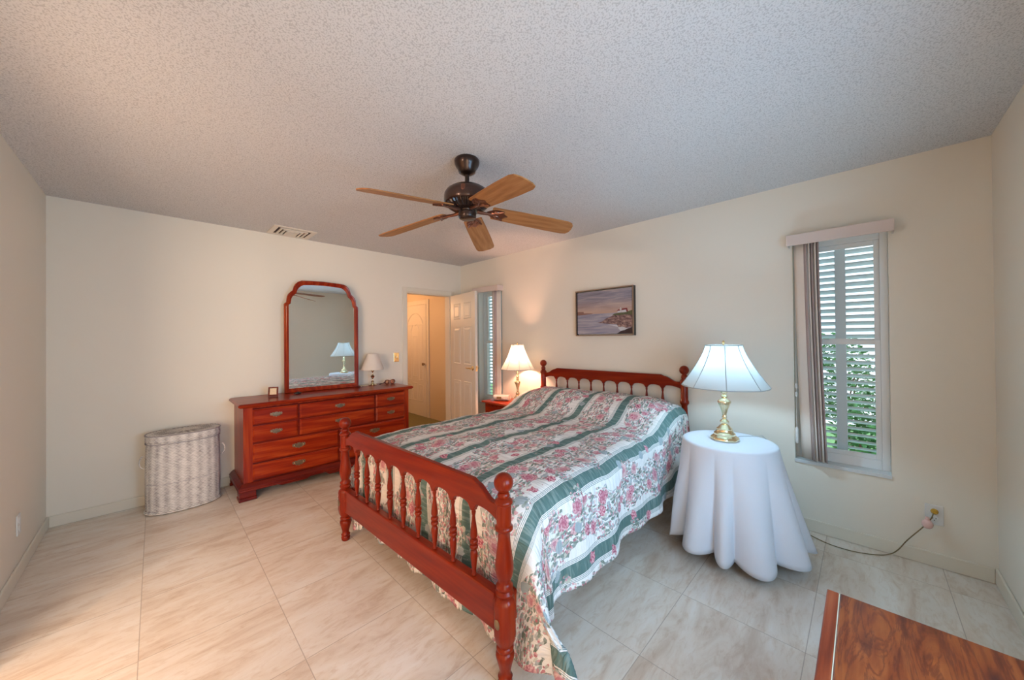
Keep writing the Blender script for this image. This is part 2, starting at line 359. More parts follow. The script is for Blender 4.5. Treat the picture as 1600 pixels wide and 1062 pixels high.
def tube(bm, pts, r, n=8, mi=0, closed=False, cap=True):
    pts = [Vector(p) for p in pts]; N = len(pts); rings = []
    up = Vector((0, 0, 1)); prev = None
    for k, p in enumerate(pts):
        a = pts[(k-1) % N] if (closed or k > 0) else p; b = pts[(k+1) % N] if (closed or k < N-1) else p
        d = (b-a).normalized()
        if prev is None:
            ref = up if abs(d.z) < 0.9 else Vector((1, 0, 0)); x = d.cross(ref).normalized()
        else:
            x = (prev - d*prev.dot(d)); x = x.normalized() if x.length > 1e-6 else d.orthogonal().normalized()
        prev = x; y = d.cross(x)
        rr = r[k] if isinstance(r, (list, tuple)) else r
        rings.append([bm.verts.new(p + rr*(math.cos(2*PI*i/n)*x + math.sin(2*PI*i/n)*y)) for i in range(n)])
    for k in range(N if closed else N-1):
        a, b = rings[k], rings[(k+1) % N]
        for i in range(n):
            f = bm.faces.new((a[i], a[(i+1)%n], b[(i+1)%n], b[i])); f.material_index = mi
    if cap and not closed:
        for rg in (rings[0][::-1], rings[-1]):
            f = bm.faces.new(rg); f.material_index = mi
def prism(bm, outline, a0, a1, axis='x', mi=0, mat=None):
    # outline: 2D points (p,q) ; axis x -> (y,z), y -> (x,z), z -> (x,y)
    def mkv(p, q, a):
        co = Vector({'x': (a, p, q), 'y': (p, a, q), 'z': (p, q, a)}[axis]); return bm.verts.new(mat @ co if mat is not None else co)
    A = [mkv(p, q, a0) for p, q in outline]; B = [mkv(p, q, a1) for p, q in outline]; n = len(A)
    f = bm.faces.new(A); f.material_index = mi; f = bm.faces.new(B[::-1]); f.material_index = mi
    for i in range(n):
        f = bm.faces.new((A[i], A[(i+1)%n], B[(i+1)%n], B[i])); f.material_index = mi
def sphere(bm, c, r, n=20, mi=0, sq=(1,1,1)):
    prof = [(max(1e-4, math.sin(PI*k/(n//2))), -math.cos(PI*k/(n//2))) for k in range(n//2+1)]
    R = []
    for rr, z in prof:
        R.append([bm.verts.new((c[0]+r*sq[0]*rr*math.cos(2*PI*i/n), c[1]+r*sq[1]*rr*math.sin(2*PI*i/n), c[2]+r*sq[2]*z)) for i in range(n)])
    for k in range(len(R)-1):
        for i in range(n):
            f = bm.faces.new((R[k][i], R[k][(i+1)%n], R[k+1][(i+1)%n], R[k+1][i])); f.material_index = mi
def boxobj(name, dims, mat, parent=None, bevel=0, smooth=0):
    b = BM(); box(b, *dims); return finish(name, b, mat, parent, smooth, bevel)
def structure(o): o['kind'] = 'structure'; return o
def wall_with_holes(name, axis, t0, t1, a0, a1, z0, z1, holes, mat):
    # slab of thickness t0..t1 across `axis`, spanning a0..a1 along the other axis, with rectangular holes (a,b,zb,zt)
    bm = BM(); xs = sorted({a0, a1, *[h[0] for h in holes], *[h[1] for h in holes]}); zs = sorted({z0, z1, *[h[2] for h in holes], *[h[3] for h in holes]})
    cache = {}
    def solid(i, k):
        if i < 0 or k < 0 or i >= len(xs)-1 or k >= len(zs)-1: return False
        cx = (xs[i]+xs[i+1])/2; cz = (zs[k]+zs[k+1])/2
        return not any(h[0] < cx < h[1] and h[2] < cz < h[3] for h in holes)
    def V(i, k, t):
        key = (i, k, t)
        if key not in cache:
            co = (t, xs[i], zs[k]) if axis == 'x' else (xs[i], t, zs[k]); cache[key] = bm.verts.new(co)
        return cache[key]
    for i in range(len(xs)-1):
        for k in range(len(zs)-1):
            if not solid(i, k): continue
            for t in (t0, t1): bm.faces.new([V(i,k,t), V(i+1,k,t), V(i+1,k+1,t), V(i,k+1,t)])
            if not solid(i-1, k): bm.faces.new([V(i,k,t0), V(i,k,t1), V(i,k+1,t1), V(i,k+1,t0)])
            if not solid(i+1, k): bm.faces.new([V(i+1,k,t0), V(i+1,k,t1), V(i+1,k+1,t1), V(i+1,k+1,t0)])
            if not solid(i, k-1): bm.faces.new([V(i,k,t0), V(i,k,t1), V(i+1,k,t1), V(i+1,k,t0)])
            if not solid(i, k+1): bm.faces.new([V(i,k+1,t0), V(i,k+1,t1), V(i+1,k+1,t1), V(i+1,k+1,t0)])
    return structure(finish(name, bm, mat, None, 0))

# ------------------------------------------------------------------ room shell
def room():
    structure(boxobj('floor', (-W-0.12, 0.18, -D-0.12, 0.12, -0.1, 0.0), M['floor']))
    structure(boxobj('ceiling', (-W-0.12, 0.18, -D-0.12, 0.12, H, H+0.1), M['ceiling']))
    wall_with_holes('wall_right', 'x', 0.0, 0.18, -D-0.12, 0.12, 0, H, [(-4.37, -3.90, 0.485, 2.02), (-0.885, -0.415, 0.485, 2.02)], M['wall'])
    wall_with_holes('wall_back', 'y', 0.0, 0.12, -W, 0.0, 0, H, [(-0.89, -0.19, -0.001, 1.985)], M['wall'])
    wall_with_holes('wall_left', 'x', -W-0.12, -W, -D, 0.12, 0, H, [(-3.12, -1.78, -0.001, 2.05)], M['wall'])
    wall_with_holes('wall_front', 'y', -D-0.12, -D, -W, 0.0, 0, H, [(-2.75, -1.45, 0.6, 1.75), (-3.7, -3.0, -0.001, 2.05)], M['wall'])  # left doorway hole added to house the warm fill
    bt, bh = 0.012, 0.084
    def base(name, dims):
        structure(boxobj(name, dims, M['trim'], bevel=0.005))
    base('baseboard_back', (-W+bt, -0.95, -bt, 0, 0, bh))
    base('baseboard_right', (-bt, 0, -D+bt, -bt, 0, bh))
    base('baseboard_left', (-W, -W+bt, -1.72, 0, 0, bh))
    base('baseboard_front', (-W+bt, 0, -D, -D+bt, 0, bh))
    # bedroom doorway casing and jambs
    bm = BM(); box(bm, -0.95, -0.89, -0.016, 0, 0, 2.045); box(bm, -0.19, -0.13, -0.016, 0, 0, 2.045); box(bm, -0.89, -0.19, -0.016, 0, 1.985, 2.045)
    box(bm, -0.89, -0.875, 0, 0.12, 0, 1.985); box(bm, -0.205, -0.19, 0.0, 0.12, 0, 1.985); box(bm, -0.875, -0.205, 0, 0.12, 1.97, 1.985)
    structure(finish('trim_1', bm, M['trim'], None, 0, 0.004))
    # opening of the left wall casing
    bm = BM(); box(bm, -W, -W+0.016, -1.78, -1.72, 0, 2.11); box(bm, -W, -W+0.016, -3.18, -3.12, 0, 2.11); box(bm, -W, -W+0.016, -3.12, -1.78, 2.05, 2.11)
    structure(finish('trim_2', bm, M['trim'], None, 0, 0.004))
    # hall behind the back wall
    structure(boxobj('floor_hall', (-1.6, 0.12, 0.12, 3.4, -0.1, 0.0), M['carpet']))
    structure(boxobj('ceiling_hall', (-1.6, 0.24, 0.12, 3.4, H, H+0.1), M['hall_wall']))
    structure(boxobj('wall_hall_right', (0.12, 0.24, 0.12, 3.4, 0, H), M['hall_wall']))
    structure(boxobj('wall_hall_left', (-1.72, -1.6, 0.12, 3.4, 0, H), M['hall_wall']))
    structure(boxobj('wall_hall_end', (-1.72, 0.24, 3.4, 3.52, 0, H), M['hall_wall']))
    bm = BM(); box(bm, 0.102, 0.12, 1.06, 1.13, 0, 2.05); box(bm, 0.102, 0.12, 1.86, 1.93, 0, 2.05); box(bm, 0.102, 0.12, 1.13, 1.86, 1.97, 2.05)
    structure(finish('trim_3', bm, M['trim'], None, 0, 0.004))
    # side room beyond the left opening
    structure(boxobj('floor_side', (-6.2, -W-0.12, -4.4, -0.9, -0.1, 0.0), M['floor']))
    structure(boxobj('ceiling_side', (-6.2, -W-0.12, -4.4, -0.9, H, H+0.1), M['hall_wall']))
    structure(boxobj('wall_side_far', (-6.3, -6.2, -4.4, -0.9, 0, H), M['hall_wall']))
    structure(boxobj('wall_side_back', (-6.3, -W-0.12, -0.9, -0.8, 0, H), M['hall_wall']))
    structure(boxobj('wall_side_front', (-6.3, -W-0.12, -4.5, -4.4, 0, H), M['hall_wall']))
room()

def panel_door_mesh(w, h, t, panels, arch=False):
    """slab in x 0..w, y -t/2..t/2, z 0..h with raised panels on both faces"""
    bm = BM(); box(bm, 0, w, -t/2, t/2, 0, h)
    for (x0, x1, z0, z1) in panels:
        for s in (-1, 1):
            y = s*t/2
            def ring(i, dy): return [bm.verts.new((x, y+s*dy, z)) for x, z in ((x0+i,z0+i),(x1-i,z0+i),(x1-i,z1-i),(x0+i,z1-i))]
            rs = [ring(0, 0.0003), ring(0.008, 0.006), ring(0.016, 0.0015), ring(0.030, 0.0015), ring(0.045, 0.005)]
            for a, b in zip(rs, rs[1:]):
                for i in range(4): bm.faces.new((a[i], a[(i+1)%4], b[(i+1)%4], b[i]))
            bm.faces.new(rs[-1])
    return bm
def doors():
    # open six panel bedroom door, hinged on the right jamb
    w, h = 0.69, 1.965
    ang = math.atan2(-0.68, -0.105)
    d = thing('door_1', (-0.192, -0.03, 0.008), None, None, ang); d['kind'] = 'structure'
    xs = ((0.10, 0.30), (0.39, 0.59)); zs = ((0.22, 0.78), (1.0, 1.52), (1.62, 1.84))
    pm = panel_door_mesh(w, h, 0.036, [(a, b, c, e) for a, b in xs for c, e in zs])
    finish('door_panel', pm, M['door'], d, 0, 0.0015)
    for s in (-1, 1):
        bm = BM()
        mt = Matrix.Translation((w-0.06, s*0.018, 0.965)) @ Matrix.Rotation(-s*PI/2, 4, 'X')
        lathe(bm, [(0.028, 0), (0.028, 0.006), (0.012, 0.012), (0.010, 0.045)], 16, mat=mt)
        tube(bm, [(w-0.06, s*0.062, 0.965), (w-0.09, s*0.064, 0.967), (w-0.13, s*0.063, 0.962), (w-0.17, s*0.062, 0.968)], [0.010, 0.009, 0.007, 0.006], 8)
        finish('door_handle', bm, M['brass'], d)
    bm = BM(); box(bm, w, w+0.002, -0.012, 0.012, 0.93, 1.0); finish('latch_plate', bm, M['brass'], d, 0)
    for z in (0.2, 1.0, 1.75):
        bm = BM(); lathe(bm, [(0.007, z-0.045), (0.007, z+0.045)], 8, -0.004, 0.02); finish('hinge', bm, M['brass'], d)
    # white carved hall door
    d = thing('door_2', (0.112, 1.132, 0.006), None, None, PI/2); d['kind'] = 'structure'
    w, h = 0.726, 1.96
    pm = panel_door_mesh(w, h, 0.03, [(0.10, 0.24, 0.25, 0.55), (0.10, 0.24, 0.62, 1.62), (0.29, 0.44, 0.25, 0.58), (0.29, 0.44, 0.68, 1.42), (0.49, 0.63, 0.25, 0.55), (0.49, 0.63, 0.62, 1.62)])
    # arched moulding over the centre panels
    for yy in (0.017,):
        pts = [(0.10+0.53*k/16, yy, 1.62+0.20*math.sin(PI*k/16)**0.6) for k in range(17)]
        tube(pm, pts, 0.011, 6)
        pts = [(0.22+0.29*k/12, yy, 1.52-0.02*math.cos(4*PI*k/12)+0.10*math.sin(PI*k/12)) for k in range(13)]
        tube(pm, pts, 0.009, 6)
    finish('door_panel', pm, M['door'], d, 30)
    bm = BM(); lathe(bm, [(0.012, 0), (0.012, 0.02), (0.024, 0.035), (0.024, 0.05), (0.01, 0.058)], 12, mat=Matrix.Translation((0.04, 0.015, 0.92)) @ Matrix.Rotation(-PI/2, 4, 'X'))
    finish('door_knob', bm, M['antique'], d)
doors()

# ------------------------------------------------------------------ windows on the right wall
def window(idx, yc, vane_side):
    y0, y1, z0, z1 = yc-0.235, yc+0.235, 0.485, 2.02
    wn = thing('window_%d' % idx, (0.11, yc, z0), None, None); wn['kind'] = 'structure'
    hw, hh = 0.235, z1-z0
    bm = BM(); x0, x1 = -0.03, 0.045
    box(bm, x0, x1, -hw, -hw+0.038, 0, hh); box(bm, x0, x1, hw-0.038, hw, 0, hh); box(bm, x0, x1, -hw+0.038, hw-0.038, hh-0.04, hh); box(bm, x0, x1, -hw+0.038, hw-0.038, 0.0, 0.062)
    finish('window_frame', bm, M['alu'], wn, 0, 0.003)
    bm = BM()
    for (a, b, xx) in ((0.062, 0.84, -0.012), (0.82, hh-0.04, 0.012)):
        box(bm, xx-0.012, xx+0.012, -hw+0.038, -hw+0.064, a, b); box(bm, xx-0.012, xx+0.012, hw-0.064, hw-0.038, a, b)
        box(bm, xx-0.012, xx+0.012, -hw+0.064, hw-0.064, a, a+0.028); box(bm, xx-0.012, xx+0.012, -hw+0.064, hw-0.064, b-0.03, b)
    finish('window_sash', bm, M['alu'], wn, 0, 0.002)
    bm = BM(); box(bm, -0.014, -0.010, -hw+0.064, hw-0.064, 0.09, 0.81); box(bm, 0.010, 0.014, -hw+0.064, hw-0.064, 0.848, hh-0.07)
    finish('window_pane', bm, M['glass'], wn, 0)
    bm = BM(); box(bm, -0.03, -0.024, -0.05, 0.05, 0.838, 0.85); box(bm, -0.036, -0.024, -0.015, 0.015, 0.84, 0.848); finish('sash_lock', bm, M['alu'], wn, 0)
    structure(boxobj('trim_%d' % (3+idx), (-0.012, 0.08, y0-0.002, y1+0.002, z0-0.022, z0+0.001), M['marble'], bevel=0.003))
    # louvred shutter outside the glass
    where = 'beside the round cloth-covered table' if vane_side > 0 else 'beyond the open bedroom door'
    sh = thing('louvered_shutter', (0.205, yc, z0-0.05), 'blue-grey louvered shutter outside window '+where, 'shutter')
    bm = BM()
    for a, b in ((-0.30, -0.245), (-0.034, 0.022), (0.245, 0.30)): box(bm, -0.014, 0.014, a, b, 0, 1.68)
    for a, b in ((0, 0.07), (1.62, 1.68)): box(bm, -0.0135, 0.0135, -0.245, 0.245, a, b)
    finish('shutter_frame', bm, M['shutter'], sh, 0, 0.002)
    bm = BM()
    for k in range(34):
        z = 0.095+k*0.0455
        mt = Matrix.Translation((0, 0, z)) @ Matrix.Rotation(math.radians(27), 4, 'Y')
        for a, b in ((-0.245, -0.034), (0.022, 0.245)): box(bm, -0.022, 0.022, a, b, -0.004, 0.004, mat=mt)
    finish('louvers', bm, M['shutter'], sh, 0)
    # vertical blind: valance, head rail, stacked vanes
    bl = thing('vertical_blind', (0, yc, 0), 'cream vertical blind with pink-beige valance, window '+where, 'blind')
    bm = BM(); y_a, y_b = -0.258, 0.258
    box(bm, -0.102, -0.092, y_a, y_b, 1.982, 2.056); box(bm, -0.092, 0, y_a, y_a+0.008, 1.982, 2.056); box(bm, -0.092, 0, y_b-0.008, y_b, 1.982, 2.056)
    finish('valance', bm, M['valance'], bl, 0, 0.002)
    boxobj('head_rail', (-0.068, -0.035, y_a+0.012, y_b-0.012, 2.0, 2.03), M['alu'], bl)
    n = 6
    for k in range(n):
        bm = BM(); yy = (0.185-0.016*k) if vane_side > 0 else (-0.212+0.009*k)
        face = (k == 0)
        tw = math.radians(62 if face else 24) * (1 if vane_side > 0 else -1)
        wv = 0.088; rows = []
        nz = 10
        for j in range(nz+1):
            z = 1.998-(1.998-0.512)*j/nz; sk = -0.030*(j/nz)**1.5*(1 if vane_side > 0 else -0.2)
            row = []
            for i in range(5):
                s = (i/4-0.5)*wv; bow = 0.006*math.cos(PI*(i/4-0.5))
                dx, dy = math.cos(tw), math.sin(tw)
                row.append(bm.verts.new((-0.055+s*dx-bow*dy, yy+s*dy+bow*dx+sk, z)))
            rows.append(row)
        for a, b in zip(rows, rows[1:]):
            for i in range(4): bm.faces.new((a[i], a[i+1], b[i+1], b[i]))
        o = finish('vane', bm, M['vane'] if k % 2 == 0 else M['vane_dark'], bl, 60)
        so = o.modifiers.new('thick', 'SOLIDIFY'); so.thickness = 0.0015
    if vane_side > 0:
        bm = BM(); tube(bm, [(-0.02, 0.222, 1.99), (-0.02, 0.222, 0.70)], 0.0018, 6)
        lathe(bm, [(0.006, 0.60), (0.009, 0.61), (0.009, 0.70), (0.003, 0.715)], 8, -0.02, 0.222)
        lathe(bm, [(0.007, 0.93), (0.007, 0.96)], 8, -0.02, 0.222); lathe(bm, [(0.007, 0.99), (0.007, 1.02)], 8, -0.02, 0.222)
        finish('pull_cord', bm, M['white_plastic'], bl)
window(1, -0.65, -1)
window(2, -4.135, 1)
def window3():
    wn = thing('window_3', (-2.10, -D-0.06, 0.6), None, None); wn['kind'] = 'structure'
    bm = BM(); hw = 0.65; hh = 1.15
    for a, b in ((-hw, -hw+0.04), (-0.02, 0.02), (hw-0.04, hw)): box(bm, a, b, -0.03, 0.03, 0, hh)
    box(bm, -hw, hw, -0.03, 0.03, 0, 0.04); box(bm, -hw, hw, -0.03, 0.03, hh-0.04, hh)
    finish('window_frame', bm, M['alu'], wn, 0)
window3()
def outside():
    structure(boxobj('ground_outside', (0.4, 5.5, -12, 6, -0.3, -0.25), M['grass']))
    def shrub(x, y, rx, rz, zc, n, label, seed):
        root = thing('leafy_shrub', (x, y, -0.25), label, 'shrub')
        rnd = random.Random(seed); bm = BM()
        for _ in range(n):
            while True:
                p = Vector((rnd.uniform(-1, 1), rnd.uniform(-1, 1), rnd.uniform(-1, 1)))
                if 0.25 < p.length < 1: break
            c = Vector((p.x*rx, p.y*rx, zc+0.25+p.z*rz)); L = rnd.uniform(0.05, 0.09)
            q = Matrix.Translation(c) @ Matrix.Rotation(rnd.uniform(0, 6.28), 4, 'Z') @ Matrix.Rotation(rnd.uniform(-1.1, 1.1), 4, 'X') @ Matrix.Rotation(rnd.uniform(-0.9, 0.9), 4, 'Y')
            bm.faces.new([bm.verts.new(q @ Vector(v)) for v in ((-L/2, 0, 0), (-L*0.1, L*0.22, 0.01), (L/2, 0, 0), (-L*0.1, -L*0.22, 0.01))])
        finish('foliage', bm, M['leaf'], root, 0)
        bm = BM()
        for _ in range(7): 
            a = rnd.uniform(0, 6.28); tube(bm, [(0.03*math.cos(a), 0.03*math.sin(a), 0), (rx*0.3*math.cos(a), rx*0.3*math.sin(a), zc*0.6), (rx*0.6*math.cos(a), rx*0.6*math.sin(a), zc+rz*0.5)], 0.008, 5)
        finish('stems', bm, M['bark'], root, 0)
    shrub(1.5, -4.36, 0.36, 0.42, 0.42, 1700, 'low green shrub right outside the window beside the round table', 1)
    shrub(2.6, -3.95, 0.45, 0.55, 0.85, 1800, 'taller green shrub farther outside the window beside the round table', 2)
outside()

# ------------------------------------------------------------------ bed
TH = math.radians(1.95)
BED = (-0.08, -2.42, 0)
def octa(a, z):
    # between circle and octagon
    k = (a + PI/8) % (PI/4) - PI/8
    return 1/math.cos(k) if 0.165 < z < 0.345 else 1.0
def foot_post_profile():
    return [(0.020, 0), (0.026, 0.006), (0.028, 0.024), (0.024, 0.032), (0.029, 0.042), (0.021, 0.052), (0.023, 0.07), (0.031, 0.10), (0.037, 0.122), (0.036, 0.134), (0.027, 0.142),
            (0.034, 0.148), (0.034, 0.156), (0.028, 0.162), (0.037, 0.185), (0.042, 0.215), (0.042, 0.325), (0.038, 0.343), (0.028, 0.352), (0.034, 0.36), (0.036, 0.368), (0.028, 0.378), (0.033, 0.386), (0.034, 0.394),
            (0.026, 0.404), (0.024, 0.412), (0.031, 0.43), (0.0365, 0.455), (0.036, 0.48), (0.031, 0.52), (0.025, 0.565), (0.023, 0.60), (0.029, 0.606), (0.036, 0.612), (0.036, 0.622), (0.029, 0.628), (0.030, 0.70),
            (0.029, 0.708), (0.036, 0.714), (0.036, 0.722), (0.028, 0.730), (0.021, 0.735), (0.025, 0.742), (0.022, 0.752), (0.016, 0.758)]
def post_mesh(bm, x, y, head):
    pr = foot_post_profile(); top = 0.758
    if head:   # stretched upper half
        pr = [(r, z if z < 0.345 else 0.345+(z-0.345)*(1.04-0.345)/(0.758-0.345)) for r, z in pr]; top = 1.04
    lathe(bm, pr, 32, x, y, fn=lambda a, z: octa(a, z))
    c = top+0.034; n = 16
    lathe(bm, [(max(0.002, 0.0385*math.sin(PI*k/n)), c-0.0385*math.cos(PI*k/n)) for k in range(1, n+1)], 24, x, y)
def spindle(bm, x, y, z0, z1):
    L = z1-z0
    pr = [(0.007, 0), (0.011, 0.02), (0.008, 0.045), (0.010, 0.10), (0.0155, 0.26), (0.0165, 0.34), (0.012, 0.385), (0.009, 0.395), (0.0165, 0.415), (0.0185, 0.44), (0.0165, 0.465), (0.011, 0.475), (0.0165, 0.49), (0.0185, 0.515), (0.0165, 0.54),
          (0.010, 0.555), (0.014, 0.575), (0.0165, 0.60), (0.0155, 0.66), (0.010, 0.80), (0.0065, 0.90), (0.009, 0.94), (0.010, 0.96), (0.007, 1.0)]
    lathe(bm, [(r*1.0, z0+L*t) for r, t in pr], 14, x, y)
def scallop_board(bm, x0, x1, hw, z_top, z_end, z_cusp, z_arch, z_bot_end, flat, sp):
    pts = []
    n = 9; cusps = [sp*(k-4) for k in range(n)]
    # bottom edge left to right (v from -hw to hw)
    edges = [-hw] + cusps + [hw]
    for i in range(len(edges)-1):
        a, b = edges[i], edges[i+1]
        za = z_bot_end if i == 0 else z_cusp; zb = z_bot_end if i == len(edges)-2 else z_cusp
        e = 0.010
        if i > 0: pts += [(a, z_cusp), (a+e, z_cusp), (a+e, z_cusp+0.006)]
        else: pts += [(a, za)]
        s = a+(e if i > 0 else 0); t = b-(e if i < len(edges)-2 else 0)
        if i == 0 or i == len(edges)-2:
            for k in range(1, 8):
                u = k/8; y = s+(t-s)*u
                f = u if i == 0 else 1-u
                pts.append((y, z_bot_end+(z_arch-z_bot_end)*math.sin(PI*min(1, f*0.75))**0.8))
        else:
            for k in range(1, 10):
                u = k/10; y = s+(t-s)*u; pts.append((y, z_cusp+0.006+(z_arch-z_cusp-0.006)*math.sqrt(max(0, 1-(2*u-1)**2))))
        if i < len(edges)-2: pts += [(b-e, z_cusp+0.006), (b-e, z_cusp)]
    pts.append((hw, z_bot_end)); pts.append((hw, z_end))
    def ogee(sgn):
        o = []
        for k in range(0, 11):
            u = k/10
            y = hw-0.03-(hw-0.03-flat)*u
            if u < 0.8: zz = z_end+(z_top-0.012-z_end)*(0.5-0.5*math.cos(PI*u/0.8))
            else: zz = z_top-0.012+0.012*((u-0.8)/0.2)
            o.append((sgn*y, zz))
        return o
    pts += ogee(1); pts += ogee(-1)[::-1]; pts.append((-hw, z_end))
    prism(bm, pts, x0, x1, 'x')
def bed():
    root = thing('spindle_bed', BED, 'cherry wood spindle bed with turned ball-top posts under the floral comforter', 'bed', TH)
    hy = 0.752
    for x, head in ((0, True), (-2.2, False)):
        for s in (-1, 1):
            bm = BM(); post_mesh(bm, x, s*hy, head)
            po = finish('bed_post', bm, M['bed_z'], root, 50)
            bm = BM(); q = 0.0425
            if not head:
                mt = Matrix.Translation((x-q, s*hy, 0.262)) @ Matrix.Rotation(-PI/2, 4, 'Y')
                lathe(bm, [(0.0145, -0.002), (0.0165, 0.002), (0.012, 0.004), (0.006, 0.0035), (0.002, 0.005)], 14, mat=mt, fn=lambda a, z: 1+0.18*math.cos(2*a))
                finish('bolt_cover', bm, M['antique'], po)
    bm = BM(); scallop_board(bm, -2.2135, -2.1865, hy-0.024, 0.766, 0.703, 0.628, 0.663, 0.634, 0.575, 0.143)
    finish('footboard_panel', bm, M['bed_y'], root, 30, 0.004)
    bm = BM(); scallop_board(bm, -0.0125, 0.0125, hy-0.024, 1.027, 0.972, 0.902, 0.935, 0.912, 0.56, 0.143)
    finish('headboard_panel', bm, M['bed_y'], root, 30, 0.004)
    for k in range(-4, 5):
        bm = BM(); spindle(bm, -2.2, 0.143*k, 0.350, 0.632); finish('spindle', bm, M['bed_z'], root, 50)
    for k in range(-4, 5):
        bm = BM(); spindle(bm, 0, 0.143*k, 0.58, 0.906); finish('spindle', bm, M['bed_z'], root, 50)
    bm = BM(); box(bm, -2.222, -2.178, -hy+0.035, hy-0.035, 0.205, 0.352); finish('foot_rail', bm, M['bed_y'], root, 0, 0.006)
    bm = BM(); box(bm, -0.02, 0.02, -hy+0.035, hy-0.035, 0.44, 0.582); finish('head_rail', bm, M['bed_y'], root, 0, 0.006)
    for s in (-1, 1):
        bm = BM(); box(bm, -2.155, -0.04, s*0.742-0.012, s*0.742+0.012, 0.225, 0.34); finish('side_rail', bm, M['cherry_x'], root, 0, 0.003)
    # mattress
    mt = thing('mattress', BED, 'white mattress on the spindle bed, beneath the floral comforter', 'mattress', TH)
    bm = BM(); box(bm, -2.05, -0.08, -0.70, 0.70, 0.34, 0.60); finish('mattress_body', bm, M['mattress'], mt, 0, 0.05)
    bm = BM(); box(bm, -2.06, -0.07, -0.715, 0.715, 0.245, 0.338); finish('box_spring', bm, M['mattress'], mt, 0, 0.02)
bed()

def comforter():
    a = 0.80; r = 0.12; ai = a-r; Lf = 2.0; sh = 1.21; th = 0.68
    hemz = 0.205
    NS, NTT = 190, 210
    def top(u, v):            # u distance from the headboard, v across
        f = 0
        if u < 0.72:
            x = (0.72-u)/0.42; f = min(1, x); f = f*f*(3-2*f)
        if u < 0.2: f *= 1-0.35*((0.2-u)/0.14)**2*0.6
        g = 1 - max(0, (abs(v)-0.52)/0.42)**1.6 if abs(v) > 0.52 else 1
        g *= 1-0.10*math.exp(-(v/0.09)**2)
        z = 0.690+0.165*f*max(0, g)
        n = noise.noise(Vector((u*2.3, v*3.1, 1.7)))*0.014 + noise.noise(Vector((u*9+v*2, v*5, 4.0)))*0.010 + noise.noise(Vector((u*20+v*6, v*9, 8.0)))*0.0045
        z += n - 0.012*(v/0.7)**2
        if u > 1.75: z -= 0.010*((u-1.75)/0.25)**2
        return z
    bm = BM(); uvl = bm.loops.layers.uv.new('cloth'); grid = []; uvs = {}
    for j in range(NTT+1):
        t = -0.02 + (Lf+th+0.02)*j/NTT; row = []
        for i in range(NS+1):
            s = -sh + 2*sh*i/NS
            vc = max(-ai, min(ai, s)); u0 = max(0.075, t); uc = min(u0, Lf)
            ds = abs(s)-ai; dt = t-Lf; sg = 1 if s > 0 else -1
            Z0 = top(uc, vc)
            if ds <= 0 and dt <= 0:
                z = Z0 - (max(0, 0.055-t)*1.6)
                co = Vector((-uc, vc, z))
            else:
                ds_, dt_ = max(0, ds), max(0, dt); rad = math.hypot(ds_, dt_); phi = math.atan2(dt_, ds_)   # 0 side, 90deg foot
                q = PI*r/2
                if rad < q: h = r*math.sin(rad/r); drop = r*(1-math.cos(rad/r)); ex = 0
                else: ex = rad-q; h = r; drop = r+ex
                cornerness = math.sin(2*phi) if (ds > 0 and dt > 0) else 0
                # scale the drop so that the hem of the sides ends at hemz whatever the start height
                if dt <= 0: drop = drop*(Z0-hemz)/(0.69-hemz)
                h += ex*0.14*math.cos(phi)
                fold = 0
                if dt <= 0: fold = ex*(0.050*math.sin(t*9.5+1.0*sg)+0.035*math.sin(t*21+2))
                elif ds <= 0: fold = ex*(0.020*math.sin(s*17)+0.02*math.sin(s*31+1))
                h += fold
                if cornerness > 0:
                    b = math.exp(-((phi-0.92)/0.26)**2); c = math.exp(-((phi-0.42)/0.16)**2); e2 = math.exp(-((phi-1.36)/0.12)**2)
                    h += ex*(0.41*b - 0.09*c + 0.02*e2); drop -= ex*0.34*b
                    psi = phi-0.30*math.sin(2*phi)
                else: psi = phi
                x = -(uc + h*math.sin(psi)); y = vc + sg*h*math.cos(psi)
                lim = -(2.142+0.010*math.sin(s*24)*min(1, ex*3) )
                if x < lim: x = lim-(x-lim)*0.06
                z = Z0-drop
                if dt > 0 and ds <= 0: z = max(z, 0.05+0.06*(s+0.7)/1.4+0.012*math.sin(s*14))   # hem at the foot
                if z < 0.045: z = 0.045+0.004*math.sin(s*30)
                wob = noise.noise(Vector((s*6, t*6, 9)))*0.012
                co = Vector((x, y + sg*wob*math.cos(psi), z))
            row.append(bm.verts.new(co)); uvs[row[-1]] = (s, t)
        grid.append(row)
    for j in range(NTT):
        for i in range(NS):
            f = bm.faces.new((grid[j][i], grid[j][i+1], grid[j+1][i+1], grid[j+1][i]))
            for lp in f.loops: lp[uvl].uv = uvs[lp.vert]
    o = finish('comforter', bm, M['chintz'], None, 180, loc=BED, rot=(0, 0, TH))
    so = o.modifiers.new('thick', 'SOLIDIFY'); so.thickness = 0.016; so.offset = -1
    tag(o, 'white quilted comforter with pink roses and green stripes draped over the bed', 'comforter')
    return o
comforter()

